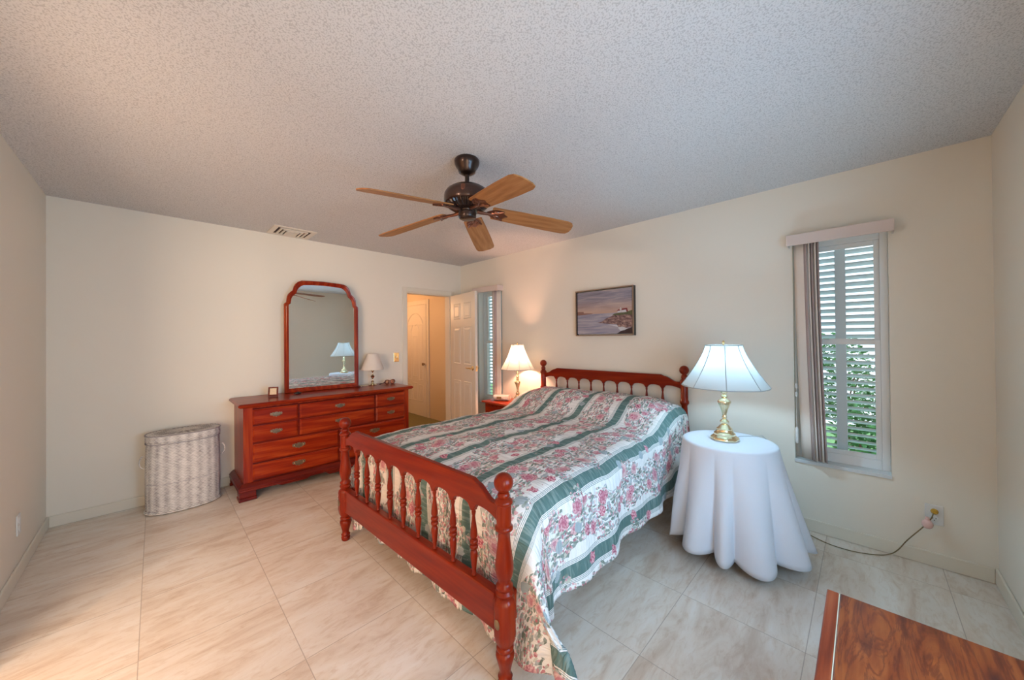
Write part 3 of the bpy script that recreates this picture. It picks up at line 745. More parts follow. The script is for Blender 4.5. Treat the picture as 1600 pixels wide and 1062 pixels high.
# ------------------------------------------------------------------ dresser
def pull(parent, x, z, y, s=1.0):
    bm = BM()
    out = [(0, -0.026), (0.010, -0.016), (0.020, -0.019), (0.030, -0.008), (0.043, -0.008), (0.048, 0.004), (0.043, 0.016), (0.034, 0.013), (0.026, 0.019), (0.014, 0.013), (0.008, 0.022), (0, 0.018)]
    pts = [(x+s*p, z+s*q) for p, q in out] + [(x-s*p, z+s*q) for p, q in out[-2:0:-1]]
    prism(bm, pts, y-0.002, y, 'y')
    for g in (-1, 1): lathe(bm, [(0.006*s, 0), (0.004*s, 0.006), (0.0065*s, 0.011), (0.002, 0.014)], 10, mat=Matrix.Translation((x+g*0.032*s, y-0.002, z+0.004*s)) @ Matrix.Rotation(PI/2, 4, 'X'))
    tube(bm, [(x-0.032*s, y-0.010, z+0.004*s), (x-0.028*s, y-0.013, z-0.008*s), (x-0.012*s, y-0.015, z-0.013*s), (x, y-0.015, z-0.011*s), (x+0.012*s, y-0.015, z-0.013*s), (x+0.028*s, y-0.013, z-0.008*s), (x+0.032*s, y-0.010, z+0.004*s)], 0.0028*s, 6)
    return finish('drawer_pull', bm, M['antique'], parent, 40)
def drawer(parent, x0, x1, z0, z1, y, pulls=(0.5,), name='drawer', s=1.0):
    bm = BM(); i = 0.010
    def ring(ins, yy): return [bm.verts.new(v) for v in ((x0+ins, yy, z0+ins), (x1-ins, yy, z0+ins), (x1-ins, yy, z1-ins), (x0+ins, yy, z1-ins))]
    rs = [ring(0, y+0.006), ring(0, y-0.008), ring(0.004, y-0.011), ring(0.013, y-0.017), ring(0.016, y-0.017)]
    for a, b in zip(rs, rs[1:]):
        for k in range(4): bm.faces.new((a[k], a[(k+1)%4], b[(k+1)%4], b[k]))
    bm.faces.new(rs[-1]); bm.faces.new(rs[0][::-1])
    d = finish(name, bm, M['cherry_x'], parent, 0)
    for f in pulls: pull(d, x0+(x1-x0)*f, (z0+z1)/2+0.004, y-0.017, s)
    return d
def dresser():
    root = thing('dresser', (-1.915, -0.275, 0), 'long cherry wood dresser with ten drawers and brass pulls against the back wall', 'dresser')
    X0, X1, Y0, Y1 = -0.772, 0.772, -0.225, 0.262        # body
    bm = BM(); box(bm, X0, X1, Y0, Y1, 0.10, 0.785)
    for s in (-1, 1): box(bm, s*0.735-0.028, s*0.735+0.028, Y0-0.006, Y0+0.02, 0.14, 0.782)
    box(bm, X0+0.06, X1-0.06, Y0-0.004, Y0, 0.765, 0.782)
    finish('carcass', bm, M['cherry_z'], root, 0, 0.002)
    boxobj('drawer_gap_shade', (X0+0.058, X1-0.058, Y0-0.004, Y0+0.004, 0.143, 0.772), M['cherry_edge'], root)  # dark sheet giving the gaps between drawers their shade by colour
    # top with moulded edge
    bm = BM(); prof = [(0.020, 0.783), (0.030, 0.789), (0.038, 0.797), (0.040, 0.805), (0.034, 0.813), (0.026, 0.818), (0.0, 0.820)]
    rings = []
    for e, z in prof: rings.append([bm.verts.new(v) for v in ((X0-e, Y0-e, z), (X1+e, Y0-e, z), (X1+e, Y1, z), (X0-e, Y1, z))])
    for a, b in zip(rings, rings[1:]):
        for k in range(4): bm.faces.new((a[k], a[(k+1)%4], b[(k+1)%4], b[k]))
    bm.faces.new(rings[0][::-1]); bm.faces.new(rings[-1]); finish('dresser_top', bm, M['cherry_x'], root, 25)
    # base moulding + apron
    bm = BM(); prof = [(0.038, 0.078), (0.040, 0.084), (0.036, 0.094), (0.040, 0.100), (0.038, 0.112), (0.022, 0.130), (0.010, 0.140), (0.0, 0.142)]
    rings = []
    for e, z in prof: rings.append([bm.verts.new(v) for v in ((X0-e, Y0-e, z), (X1+e, Y0-e, z), (X1+e, Y1, z), (X0-e, Y1, z))])
    for a, b in zip(rings, rings[1:]):
        for k in range(4): bm.faces.new((a[k], a[(k+1)%4], b[(k+1)%4], b[k]))
    bm.faces.new(rings[0][::-1]); bm.faces.new(rings[-1])
    out = [(X0-0.02, 0.079)]
    for k in range(41):
        u = k/40; x = X0+0.11+(X1-X0-0.22)*u
        lobe = 0.018 if (0.10 < u < 0.30 or 0.70 < u < 0.90) else (0.030 if 0.42 < u < 0.58 else 0.004)
        out.append((x, 0.079-lobe))
    out.append((X1+0.02, 0.079)); prism(bm, out, Y0-0.030, Y0-0.012, 'y')
    finish('base_moulding', bm, M['cherry_edge'], root, 25)
    for sx in (-1, 1):
        for front in (True, False):
            bm = BM(); xa = sx*(X1+0.034); xb = sx*(X1-0.085)
            yf = Y0-0.036 if front else Y1-0.02; yb = Y0+0.075 if front else Y1
            def leg(x0_, x1_, y0_, y1_):
                box(bm, min(x0_, x1_), max(x0_, x1_), y0_, y1_, 0.028, 0.078)
                box(bm, min(x0_, x1_)-0.004, max(x0_, x1_)+0.004, y0_-0.004, y1_+0.0, 0.0, 0.028)
            if front:
                leg(xa, xb, yf, yf+0.026); leg(xa, xa-sx*0.026, yf+0.026, yb)
            else: leg(xa, xa-sx*0.07, yf, yb)
            finish('foot', bm, M['cherry_edge'], root, 0, 0.006)
    Y = Y0; o = 1.915
    for r, (za, zb) in enumerate(((0.632, 0.762), (0.478, 0.618))):
        drawer(root, -2.624+o, -2.278+o, za, zb, Y); drawer(root, -2.262+o, -1.551+o, za, zb, Y); drawer(root, -1.535+o, -1.200+o, za, zb, Y, s=0.95)
    for (za, zb) in ((0.304, 0.460), (0.152, 0.290)):
        drawer(root, -2.624+o, -1.922+o, za, zb, Y, s=1.15); drawer(root, -1.906+o, -1.200+o, za, zb, Y, s=1.15)
dresser()

def mirror():
    root = thing('dresser_mirror', (-1.931, -0.10, 0.822), 'tall arched mirror in cherry wood frame standing on the dresser', 'mirror', math.radians(-1.0))
    # half outline of the outer edge (x from centre, z from base)
    half = [(0.366, 0.0), (0.366, 0.885), (0.366, 0.905), (0.356, 0.918), (0.347, 0.922), (0.343, 0.95), (0.338, 0.985), (0.327, 1.01), (0.305, 1.035), (0.290, 1.047), (0.285, 1.062), (0.278, 1.09), (0.262, 1.118), (0.240, 1.14), (0.212, 1.155), (0.12, 1.162), (0.0, 1.165)]
    def full(ins, zb):
        hs = []
        for i, (x, z) in enumerate(half):
            # inset towards the centre of the glass
            nx, nz = x*(1-ins/0.366), z
            if i >= 1: nz = z-ins*(0.15+0.85*min(1, max(0, (z-0.885)/0.25)))
            if i == 0: nz = zb
            hs.append((nx, nz))
        return [(x, z) for x, z in hs] + [(-x, z) for x, z in hs[-2::-1]]
    prof = [(0.0, -0.0, 0.0), (0.0, -0.020, 0.0), (0.006, -0.027, 0.006), (0.016, -0.024, 0.014), (0.021, -0.026, 0.02), (0.034, -0.019, 0.033), (0.040, -0.017, 0.040), (0.043, -0.010, 0.045)]
    bm = BM(); rings = []
    for ins, y, zb in prof: rings.append([bm.verts.new((x, y, z)) for x, z in full(ins, zb)])
    n = len(rings[0])
    for a, b in zip(rings, rings[1:]):
        for k in range(n): bm.faces.new((a[k], a[(k+1)%n], b[(k+1)%n], b[k]))
    bm.faces.new(rings[0])
    finish('mirror_frame', bm, M['cherry_z'], root, 30)
    bm = BM(); f = [bm.verts.new((x, -0.0105, z)) for x, z in full(0.042, 0.044)]; bm.faces.new(f)
    bm2 = finish('mirror_glass', bm, M['mirror'], root, 0)
    for s in (-1, 1):
        bm = BM(); box(bm, s*0.25-0.03, s*0.25+0.03, 0.001, 0.02, 0.0, 0.7)
        finish('support_bracket', bm, M['cherry_edge'], root, 0)
mirror()

# ------------------------------------------------------------------ lamps
def bell_shade(root, z0, z1, r0, r1, n=8, mat='shade'):
    """z0 bottom radius r0, z1 top radius r1, concave bell, n panels"""
    bm = BM(); rows = []; K = 14; N = n*8
    for k in range(K+1):
        u = k/K; r = r1+(r0-r1)*((1-u)**1.35); row = []
        for i in range(N):
            a = 2*PI*i/N; ph = (i % 8)/8; sc = 1-0.018*math.sin(PI*ph)*(1.2-u)
            zz = z0+(z1-z0)*u + (0.006*math.sin(PI*ph) if k == 0 else 0)
            row.append(bm.verts.new((r*sc*math.cos(a), r*sc*math.sin(a), zz)))
        rows.append(row)
    for a, b in zip(rows, rows[1:]):
        for i in range(N): bm.faces.new((a[i], a[(i+1)%N], b[(i+1)%N], b[i]))
    sh = finish('lamp_shade', bm, M[mat], root, 180)
    bm = BM()
    for j in range(n):
        a = 2*PI*j/n; tube(bm, [((r1+(r0-r1)*((1-k/K)**1.35)+0.001)*math.cos(a), (r1+(r0-r1)*((1-k/K)**1.35)+0.001)*math.sin(a), z0+(z1-z0)*k/K) for k in range(K+1)], 0.0022, 6)
    for rr, zz in ((r0, z0), (r1, z1)):
        tube(bm, [(rr*(1-0.018*abs(math.sin(n/2*2*PI*i/64))*(1.2 if zz == z0 else 0.2))*math.cos(2*PI*i/64), rr*math.sin(2*PI*i/64)*(1-0.018*abs(math.sin(n/2*2*PI*i/64))*(1.2 if zz == z0 else 0.2)), zz) for i in range(64)], 0.0035, 6, closed=True)
    finish('shade_piping', bm, M['rib'], sh)
    return sh
def table_lamp(name, loc, label, hb, sz0, sz1, r0, r1, power, color, scale_base=1.0, metal='brass', rz=0.3, shade_mat='shade'):
    root = thing(name, loc, label, 'lamp', rz, 'table lamps with pleated bell shades')
    k = scale_base; h = hb
    prof = [(0.078, 0.0), (0.080, 0.010), (0.074, 0.018), (0.060, 0.030), (0.062, 0.040), (0.052, 0.048), (0.044, 0.062), (0.046, 0.070), (0.036, 0.078), (0.028, 0.090), (0.018, 0.098), (0.024, 0.106), (0.027, 0.116), (0.020, 0.126), (0.011, 0.134), (0.016, 0.142), (0.011, 0.150),
            (0.013, 0.165), (0.020, 0.195), (0.030, 0.225), (0.038, 0.243), (0.034, 0.254), (0.018, 0.262), (0.014, 0.268), (0.020, 0.276), (0.017, 0.286), (0.011, 0.292), (0.018, 0.302), (0.022, 0.312), (0.016, 0.318), (0.010, 0.335)]
    s = h/0.335
    bm = BM()
    lathe(bm, [(r*k, z*s) for r, z in prof], 32, fn=lambda a, z: (1+0.045*math.cos(8*a) if z < 0.025*s else (1+0.05*math.cos(8*a) if 0.165*s < z < 0.25*s else 1.0)))
    finish('lamp_base', bm, M[metal], root, 50)
    bm = BM(); lathe(bm, [(0.013, hb), (0.014, hb+0.05), (0.012, hb+0.055)], 14); so = finish('socket', bm, M['brass'], root)
    bm = BM()     # harp and spider
    zt = sz1-0.004; pts = []
    for i in range(17):
        a = PI*i/16; pts.append((0.05*math.cos(a)*1.0, 0, hb+0.03+(zt-hb-0.03)*math.sin(a)**0.7))
    tube(bm, pts, 0.0018, 6)
    for j in range(3):
        a = 2*PI*j/3; tube(bm, [(0, 0, zt), (r1*math.cos(a), r1*math.sin(a), sz1)], 0.0018, 6)
    finish('harp', bm, M['brass'], root)
    bm = BM(); lathe(bm, [(0.006, sz1-0.002), (0.004, sz1+0.006), (0.009, sz1+0.014), (0.008, sz1+0.022), (0.003, sz1+0.030)], 12); finish('finial', bm, M['brass'], root)
    bell_shade(root, sz0, sz1, r0, r1, mat=shade_mat)
    lo = light('bulb_light', 'POINT', (0, 0, sz0+(sz1-sz0)*0.52), power, color, 0.03); lo.parent = root
    return root
M['light_brass'] = plain('light_gold_brass', (0.92, 0.80, 0.52), 0.2, 1.0, vary=0.05)
table_lamp('table_lamp', (-0.60, -3.605, 0.688), 'large lit brass lamp with white bell shade on the round cloth-covered table', 0.335, 0.345, 0.612, 0.250, 0.105, 9.8, (0.44, 0.75, 1.0), 1.0, 'light_brass')
table_lamp('table_lamp', (-0.235, -1.385, 0.602), 'lit brass lamp with warm glowing bell shade on the nightstand', 0.335, 0.398, 0.680, 0.196, 0.070, 29.0, (1.0, 0.53, 0.34), 0.95, 'pale_brass', 0.1, 'warm_shade')
def small_lamp():
    root = thing('table_lamp', (-1.405, -0.135, 0.8205), 'small unlit candlestick lamp with plain ivory cone shade on the dresser', 'lamp')
    bm = BM(); lathe(bm, [(0.046, 0), (0.048, 0.006), (0.040, 0.012), (0.020, 0.020), (0.010, 0.030), (0.016, 0.040), (0.018, 0.046), (0.008, 0.056), (0.006, 0.075), (0.012, 0.085), (0.022, 0.100), (0.024, 0.108), (0.012, 0.120), (0.006, 0.130), (0.006, 0.155), (0.018, 0.168), (0.024, 0.176), (0.010, 0.180), (0.010, 0.21)], 24)
    finish('lamp_base', bm, M['pale_brass'], root, 50)
    bm = BM(); rings = lathe(bm, [(0.130, 0.185), (0.060, 0.372)], 72, cap=False)
    sh = finish('lamp_shade', bm, M['small_shade'], root, 0); sh.modifiers.new('thick', 'SOLIDIFY').thickness = 0.002
    bm = BM(); tube(bm, [(0.0, 0, 0.20), (0.0, 0.0, 0.365), (0.058, 0, 0.370)], 0.0015, 6); tube(bm, [(0, 0, 0.365), (-0.03, 0.05, 0.370)], 0.0015, 6); finish('harp', bm, M['brass'], root)
    bm = BM(); pts = []
    for i in range(40):
        t = i/39; a = 5.5*PI*t
        pts.append((-0.05-0.10*t+0.028*math.cos(a), -0.005-0.03*t+0.022*math.sin(a), 0.004+0.006*abs(math.sin(a*0.5))))
    tube(bm, pts, 0.0022, 6); finish('lamp_cord', bm, M['white_cord'], root)
small_lamp()

# ------------------------------------------------------------------ nightstand, radio
def nightstand():
    root = thing('nightstand', (-0.200, -1.165, 0), 'small cherry wood nightstand behind the far side of the bed', 'nightstand')
    bm = BM(); prof = [(0.0, 0.570), (0.012, 0.576), (0.018, 0.586), (0.014, 0.596), (0.0, 0.600)]; rings = []
    for e, z in prof: rings.append([bm.verts.new(v) for v in ((-0.165-e, -0.245-e, z), (0.18, -0.245-e, z), (0.18, 0.245+e, z), (-0.165-e, 0.245+e, z))])
    for a, b in zip(rings, rings[1:]):
        for k in range(4): bm.faces.new((a[k], a[(k+1)%4], b[(k+1)%4], b[k]))
    bm.faces.new(rings[0][::-1]); bm.faces.new(rings[-1]); finish('nightstand_top', bm, M['cherry_y'], root, 25)
    bm = BM(); box(bm, -0.15, 0.175, -0.23, 0.23, 0.10, 0.571); finish('carcass', bm, M['cherry_z'], root, 0, 0.003)
    for za, zb in ((0.36, 0.54), (0.15, 0.33)):
        bm = BM(); box(bm, -0.162, -0.148, -0.205, 0.205, za, zb); d = finish('drawer', bm, M['cherry_y'], root, 0, 0.005)
        bm = BM(); tube(bm, [(-0.162, -0.04, (za+zb)/2), (-0.18, -0.035, (za+zb)/2-0.008), (-0.18, 0.035, (za+zb)/2-0.008), (-0.162, 0.04, (za+zb)/2)], 0.004, 8); finish('drawer_pull', bm, M['antique'], d)
    for sx in (-0.125, 0.15):
        for sy in (-0.205, 0.205):
            bm = BM(); box(bm, sx-0.025, sx+0.025, sy-0.025, sy+0.025, 0, 0.101); finish('foot', bm, M['cherry_edge'], root, 0, 0.005)
nightstand()
def radio():
    root = thing('clock_radio', (-0.225, -1.105, 0.6015), 'silver-grey clock radio on the nightstand beside the warm glowing lamp', 'clock radio', math.radians(-62))
    bm = BM(); out = []
    for k in range(20):
        a = 2*PI*k/20; ca, sa = math.cos(a), math.sin(a)
        out.append((0.055*abs(ca)**0.6*(1 if ca > 0 else -1), 0.034+0.034*abs(sa)**0.75*(1 if sa > 0 else -1)))
    prism(bm, out, -0.095, 0.095, 'x'); finish('radio_body', bm, M['radio'], root, 40, 0.004)
    bm = BM(); mt = Matrix.Translation((-0.02, -0.0555, 0.036)); box(bm, -0.03, 0.03, -0.002, 0.004, -0.015, 0.015, mat=mt); finish('display', bm, M['radio_display'], root, 0, 0.001)
    bm = BM()
    for k in range(3): box(bm, 0.03+0.018*k, 0.042+0.018*k, -0.0575, -0.050, 0.026, 0.034)
    finish('buttons', bm, M['white_plastic'], root, 0)
radio()

# ------------------------------------------------------------------ round table and cloth
def round_table():
    c = (-0.597, -3.624, 0)
    root = thing('side_table', c, 'small round side table under the white floor-length cloth', 'table')
    bm = BM(); lathe(bm, [(0.255, 0.655), (0.258, 0.66), (0.258, 0.676), (0.255, 0.680)], 48); finish('tabletop', bm, M['cherry_x'], root, 40)
    for k in range(3):
        a = 2*PI*k/3+0.4; bm = BM(); x, y = 0.17*math.cos(a), 0.17*math.sin(a)
        lathe(bm, [(0.014, 0), (0.018, 0.05), (0.022, 0.4), (0.020, 0.656)], 12, x, y); finish('leg', bm, M['cherry_z'], root, 40)
    bm = BM(); N = 360; rows = []
    cv = bm.verts.new((0, 0, 0.684))
    rnd = random.Random(5); folds = 11
    cuts = [2*PI*(k+0.22*rnd.uniform(-1, 1))/folds+0.15 for k in range(folds)]; amps = [rnd.uniform(0.8, 1.12) for _ in range(folds)]
    def fold(a):
        # rounded flutes that meet in sharp creases
        a = (a-cuts[0]) % (2*PI)+cuts[0]
        for k in range(folds):
            c0 = cuts[k]; c1 = cuts[k+1] if k < folds-1 else cuts[0]+2*PI
            if c0 <= a <= c1: return amps[k]*math.sin(PI*(a-c0)/(c1-c0))**0.95
        return 0
    levels = [(0.10, 0), (0.20, 0), (0.245, 0), (0.258, 0.001), (0.265, 0.006), (0.268, 0.015)]+[(None, t) for t in [0.03+0.97*(k/22) for k in range(23)]]
    for R, t in levels:
        row = []
        for i in range(N):
            a = 2*PI*i/N
            if R is not None: rr = R; z = 0.684-t
            else:
                f = fold(a); tt = t
                rr = 0.268+0.030*tt + f*0.108*tt**1.15
                back = max(0, math.cos(a))          # cloth hangs close on the wall side
                rr += 0.035*max(0, math.sin(-a+0.25))*tt
                z = 0.684-0.015-(0.585+0.026*f-0.018*math.sin(3*a))*tt
                z = max(z, 0.022)
            yy = rr*math.sin(a); yy = yy if yy < 0.27 else 0.27+(yy-0.27)*0.3
            row.append(bm.verts.new((rr*math.cos(a), yy, z)))
        rows.append(row)
    for i in range(N): bm.faces.new((cv, rows[0][i], rows[0][(i+1)%N]))
    for a, b in zip(rows, rows[1:]):
        for i in range(N): bm.faces.new((a[i], b[i], b[(i+1)%N], a[(i+1)%N]))
    o = finish('tablecloth', bm, M['linen'], None, 180, loc=c)
    so = o.modifiers.new('thick', 'SOLIDIFY'); so.thickness = 0.0015; so.offset = -1
    tag(o, 'white cloth hanging in deep folds to the floor over the round side table', 'tablecloth')
round_table()
def cords():
    # cord on the cloth top then down behind the table and along the floor to the outlet
    bm = BM(); tube(bm, [(-0.505, -3.655, 0.688), (-0.46, -3.66, 0.6885), (-0.42, -3.70, 0.6885), (-0.38, -3.745, 0.6885), (-0.345, -3.765, 0.687), (-0.318, -3.785, 0.66), (-0.21, -3.83, 0.40), (-0.10, -3.86, 0.10), (-0.06, -3.88, 0.012)], 0.0022, 8)
    tag(finish('lamp_cord', bm, M['grey_cord'], None), 'thin grey cord trailing over the round white tablecloth behind the lamp', 'cord')
    bm = BM(); P = [(-0.055, -3.885, 0.03), (-0.065, -3.93, 0.012), (-0.11, -4.02, 0.005), (-0.14, -4.10, 0.004), (-0.135, -4.20, 0.004), (-0.085, -4.30, 0.004), (-0.035, -4.355, 0.01), (-0.022, -4.39, 0.045), (-0.020, -4.43, 0.12), (-0.028, -4.49, 0.22), (-0.036, -4.522, 0.285), (-0.034, -4.531, 0.318)]
    # smooth with catmull-rom
    Q = []
    for i in range(len(P)-1):
        p0, p1, p2, p3 = [Vector(P[max(0, min(len(P)-1, k))]) for k in (i-1, i, i+1, i+2)]
        for k in range(6):
            t = k/6; Q.append(0.5*((2*p1)+(p2-p0)*t+(2*p0-5*p1+4*p2-p3)*t*t+(3*p1-p0-3*p2+p3)*t**3))
    Q.append(Vector(P[-1])); tube(bm, Q, 0.0028, 8)
    tag(finish('extension_cord', bm, M['cord'], None), 'thin brown cord on the tiles running up to the outlet below the window', 'cord')
cords()
def outlets():
    def plate(name, loc, rz, label, slots=True, cat='outlet', mat='white_plastic'):
        root = thing(name, loc, label, cat, rz)
        bm = BM(); box(bm, -0.036, 0.036, -0.006, 0, -0.058, 0.058); finish('plate', bm, M[mat], root, 0, 0.003)
        return root
    r = plate('wall_outlet', (0, -4.537, 0.302), -PI/2, 'white wall outlet with plug and air freshener, low on the wall right of the window')
    for z in (-0.022, 0.022):
        bm = BM(); lathe(bm, [(0.0165, 0), (0.0165, 0.002), (0.015, 0.003)], 20, mat=Matrix.Translation((0, -0.006, z)) @ Matrix.Rotation(PI/2, 4, 'X')); rc = finish('receptacle', bm, M['white_plastic'], r)
        bm = BM()
        for x in (-0.006, 0.006): box(bm, x-0.0012, x+0.0012, -0.0098, -0.0088, z-0.001, z+0.007)
        lathe(bm, [(0.0025, 0), (0.0025, 0.001)], 8, mat=Matrix.Translation((0, -0.0088, z-0.008)) @ Matrix.Rotation(PI/2, 4, 'X')); finish('slots', bm, M['dark_slot'], rc, 0)
    bm = BM(); lathe(bm, [(0.014, 0.0), (0.016, 0.008), (0.014, 0.020), (0.008, 0.028)], 16, mat=Matrix.Translation((-0.0102, -4.537, 0.326)) @ Matrix.Rotation(-PI/2, 4, 'Y'))
    tag(finish('cord_plug', bm, M['gold'], None), 'round amber-coloured plug in the upper socket of the outlet below the window', 'plug')
    bm = BM(); sphere(bm, (0, 0, 0), 0.025, 16, sq=(0.75, 0.95, 1.1)); lathe(bm, [(0.010, 0.018), (0.009, 0.040)], 10)
    tag(finish('air_freshener', bm, M['pink'], None, loc=(-0.060, -4.506, 0.258)), 'small pink air freshener hanging on the cord in front of the outlet', 'air freshener')
    r = plate('wall_outlet', (-W, -0.765, 0.305), PI/2, 'white wall outlet low on the left wall near the corner')
    for z in (-0.022, 0.022):
        bm = BM(); lathe(bm, [(0.0165, 0), (0.0165, 0.002), (0.015, 0.003)], 20, mat=Matrix.Translation((0, -0.006, z)) @ Matrix.Rotation(PI/2, 4, 'X')); finish('receptacle', bm, M['white_plastic'], r)
    r = plate('light_switch', (-1.037, 0, 1.13), 0, 'brass light switch plate between the dresser mirror and the doorway', cat='light switch', mat='brass')
    bm = BM(); box(bm, -0.005, 0.005, -0.016, -0.006, -0.006, 0.012); finish('toggle', bm, M['white_plastic'], r, 0, 0.001)
outlets()

# ------------------------------------------------------------------ picture
def picture():
    root = thing('seascape_painting', (0, -2.398, 1.376), 'framed seascape painting of a lighthouse headland hung above the bed', 'painting', -PI/2)
    w, h, t = 0.325, 0.474, 0.045     # local x runs along -y of the room, front faces -y local
    bm = BM()
    for a in ((-w, w, -t, 0, 0, 0.010), (-w, w, -t, 0, h-0.010, h), (-w, -w+0.010, -t, 0, 0.010, h-0.010), (w-0.010, w, -t, 0, 0.010, h-0.010)): box(bm, *a)
    finish('frame_outer', bm, M['dark_frame'], root, 0)
    bm = BM()
    for a in ((-w-0.001, w+0.001, -t-0.003, -t, -0.001, 0.010), (-w-0.001, w+0.001, -t-0.003, -t, h-0.010, h+0.001), (-w-0.001, -w+0.010, -t-0.003, -t, 0.010, h-0.010), (w-0.010, w+0.001, -t-0.003, -t, 0.010, h-0.010)): box(bm, *a)
    finish('frame_gilt_edge', bm, M['gilt'], root, 0)
    x0, x1, z0, z1 = -w+0.018, w-0.018, 0.018, h-0.018; Wd, Hd = x1-x0, z1-z0
    bm = BM(); box(bm, x0, x1, -0.036, -0.004, z0, z1, 0)
    y = -0.0365
    def poly(pts, mi, k):
        f = bm.faces.new([bm.verts.new((x0+p*Wd, y-0.0004*k, z1-q*Hd)) for p, q in pts]); f.material_index = mi
    poly([(0, 0), (1, 0), (1, 0.53), (0, 0.53)], 1, 1)
    poly([(0, 0.53), (1, 0.53), (1, 1), (0, 1)], 2, 1)
    poly([(0, 0.46), (0.12, 0.465), (0.13, 0.50), (0.31, 0.515), (0.28, 0.53), (0, 0.545)], 4, 2)
    poly([(0.39, 0.735), (0.47, 0.72), (0.55, 0.65), (0.66, 0.60), (0.70, 0.55), (0.80, 0.53), (0.92, 0.52), (1, 0.49), (1, 0.86), (0.86, 0.88), (0.76, 0.84), (0.74, 0.79), (0.60, 0.775), (0.50, 0.76)], 3, 2)
    poly([(0.66, 0.585), (0.70, 0.55), (0.80, 0.53), (0.92, 0.52), (1, 0.49), (1, 0.60), (0.9, 0.58), (0.8, 0.59)], 5, 3)
    poly([(0.74, 1.0), (0.80, 0.95), (0.88, 0.91), (1, 0.86), (1, 1.0)], 8, 3)
    poly([(0.76, 0.865), (0.83, 0.845), (0.93, 0.89), (0.87, 0.925), (0.80, 0.94)], 6, 3)
    poly([(0.58, 0.79), (0.74, 0.80), (0.77, 0.85), (0.70, 0.83)], 6, 3)
    poly([(0.755, 0.49), (0.80, 0.485), (0.80, 0.535), (0.755, 0.535)], 6, 4); poly([(0.74, 0.495), (0.775, 0.455), (0.815, 0.49)], 7, 5)
    poly([(0.825, 0.48), (0.91, 0.475), (0.91, 0.53), (0.825, 0.535)], 6, 4); poly([(0.82, 0.485), (0.835, 0.445), (0.92, 0.44), (0.935, 0.52), (0.905, 0.52), (0.90, 0.475)], 7, 5)
    poly([(0.803, 0.42), (0.818, 0.42), (0.822, 0.535), (0.80, 0.535)], 6, 5)
    finish('canvas', bm, [M['canvas_edge'], M['p_sky'], M['p_sea'], M['p_rock'], M['p_far'], M['p_grass'], M['p_foam'], M['p_roof'], M['p_dark']], root, 0)
def paint_mats():
    M['dark_frame'] = plain('black_frame', (0.015, 0.010, 0.008), 0.4); M['gilt'] = plain('bronze_gilt', (0.34, 0.24, 0.17), 0.4, 0.4)
    M['canvas_edge'] = plain('canvas_edge', (0.05, 0.035, 0.03), 0.8)
    def streak(name, stops, zs=14, xs=1.4, s=1.0, grad=None):
        t = NT(name); v = t.coord(scale=(xs, 1, zs)); n = t.noise(v, 2.0*s, 5, 0.6, 0.6)
        c = t.ramp(n, stops)
        if grad:
            sx = t.n('SeparateXYZ'); t.l(t.coord(), sx.inputs[0]); f = t.ramp(sx.outputs[2], [(grad[0], 1.0), (grad[1], 0.0)])
            c = t.mix(t.math('MULTIPLY', f, 0.8), c, grad[2])
        t.base(c); return t.set(0.5, 0, 0.3)
    M['p_sky'] = streak('painted_sky', [(0.3, (0.16, 0.15, 0.19)), (0.5, (0.28, 0.26, 0.31)), (0.7, (0.48, 0.40, 0.38))], grad=(0.22, 0.37, (0.62, 0.40, 0.28)))
    M['p_sea'] = streak('painted_sea', [(0.3, (0.20, 0.20, 0.27)), (0.5, (0.34, 0.32, 0.38)), (0.72, (0.55, 0.48, 0.48))], zs=22)
    M['p_rock'] = streak('painted_rock', [(0.32, (0.07, 0.04, 0.04)), (0.5, (0.22, 0.13, 0.12)), (0.68, (0.50, 0.34, 0.28))], zs=12, xs=5, s=2.5)
    M['p_far'] = plain('painted_far_shore', (0.26, 0.13, 0.10), 0.6, vary=0.3, vscale=20)
    M['p_grass'] = plain('painted_grass', (0.10, 0.11, 0.05), 0.6, vary=0.5, vscale=60)
    M['p_foam'] = plain('painted_foam', (0.60, 0.60, 0.62), 0.6, vary=0.2, vscale=50)
    M['p_roof'] = plain('painted_red_roof', (0.22, 0.03, 0.03), 0.6); M['p_dark'] = plain('painted_dark_rock', (0.04, 0.02, 0.02), 0.6, vary=0.5, vscale=60)
paint_mats(); picture()

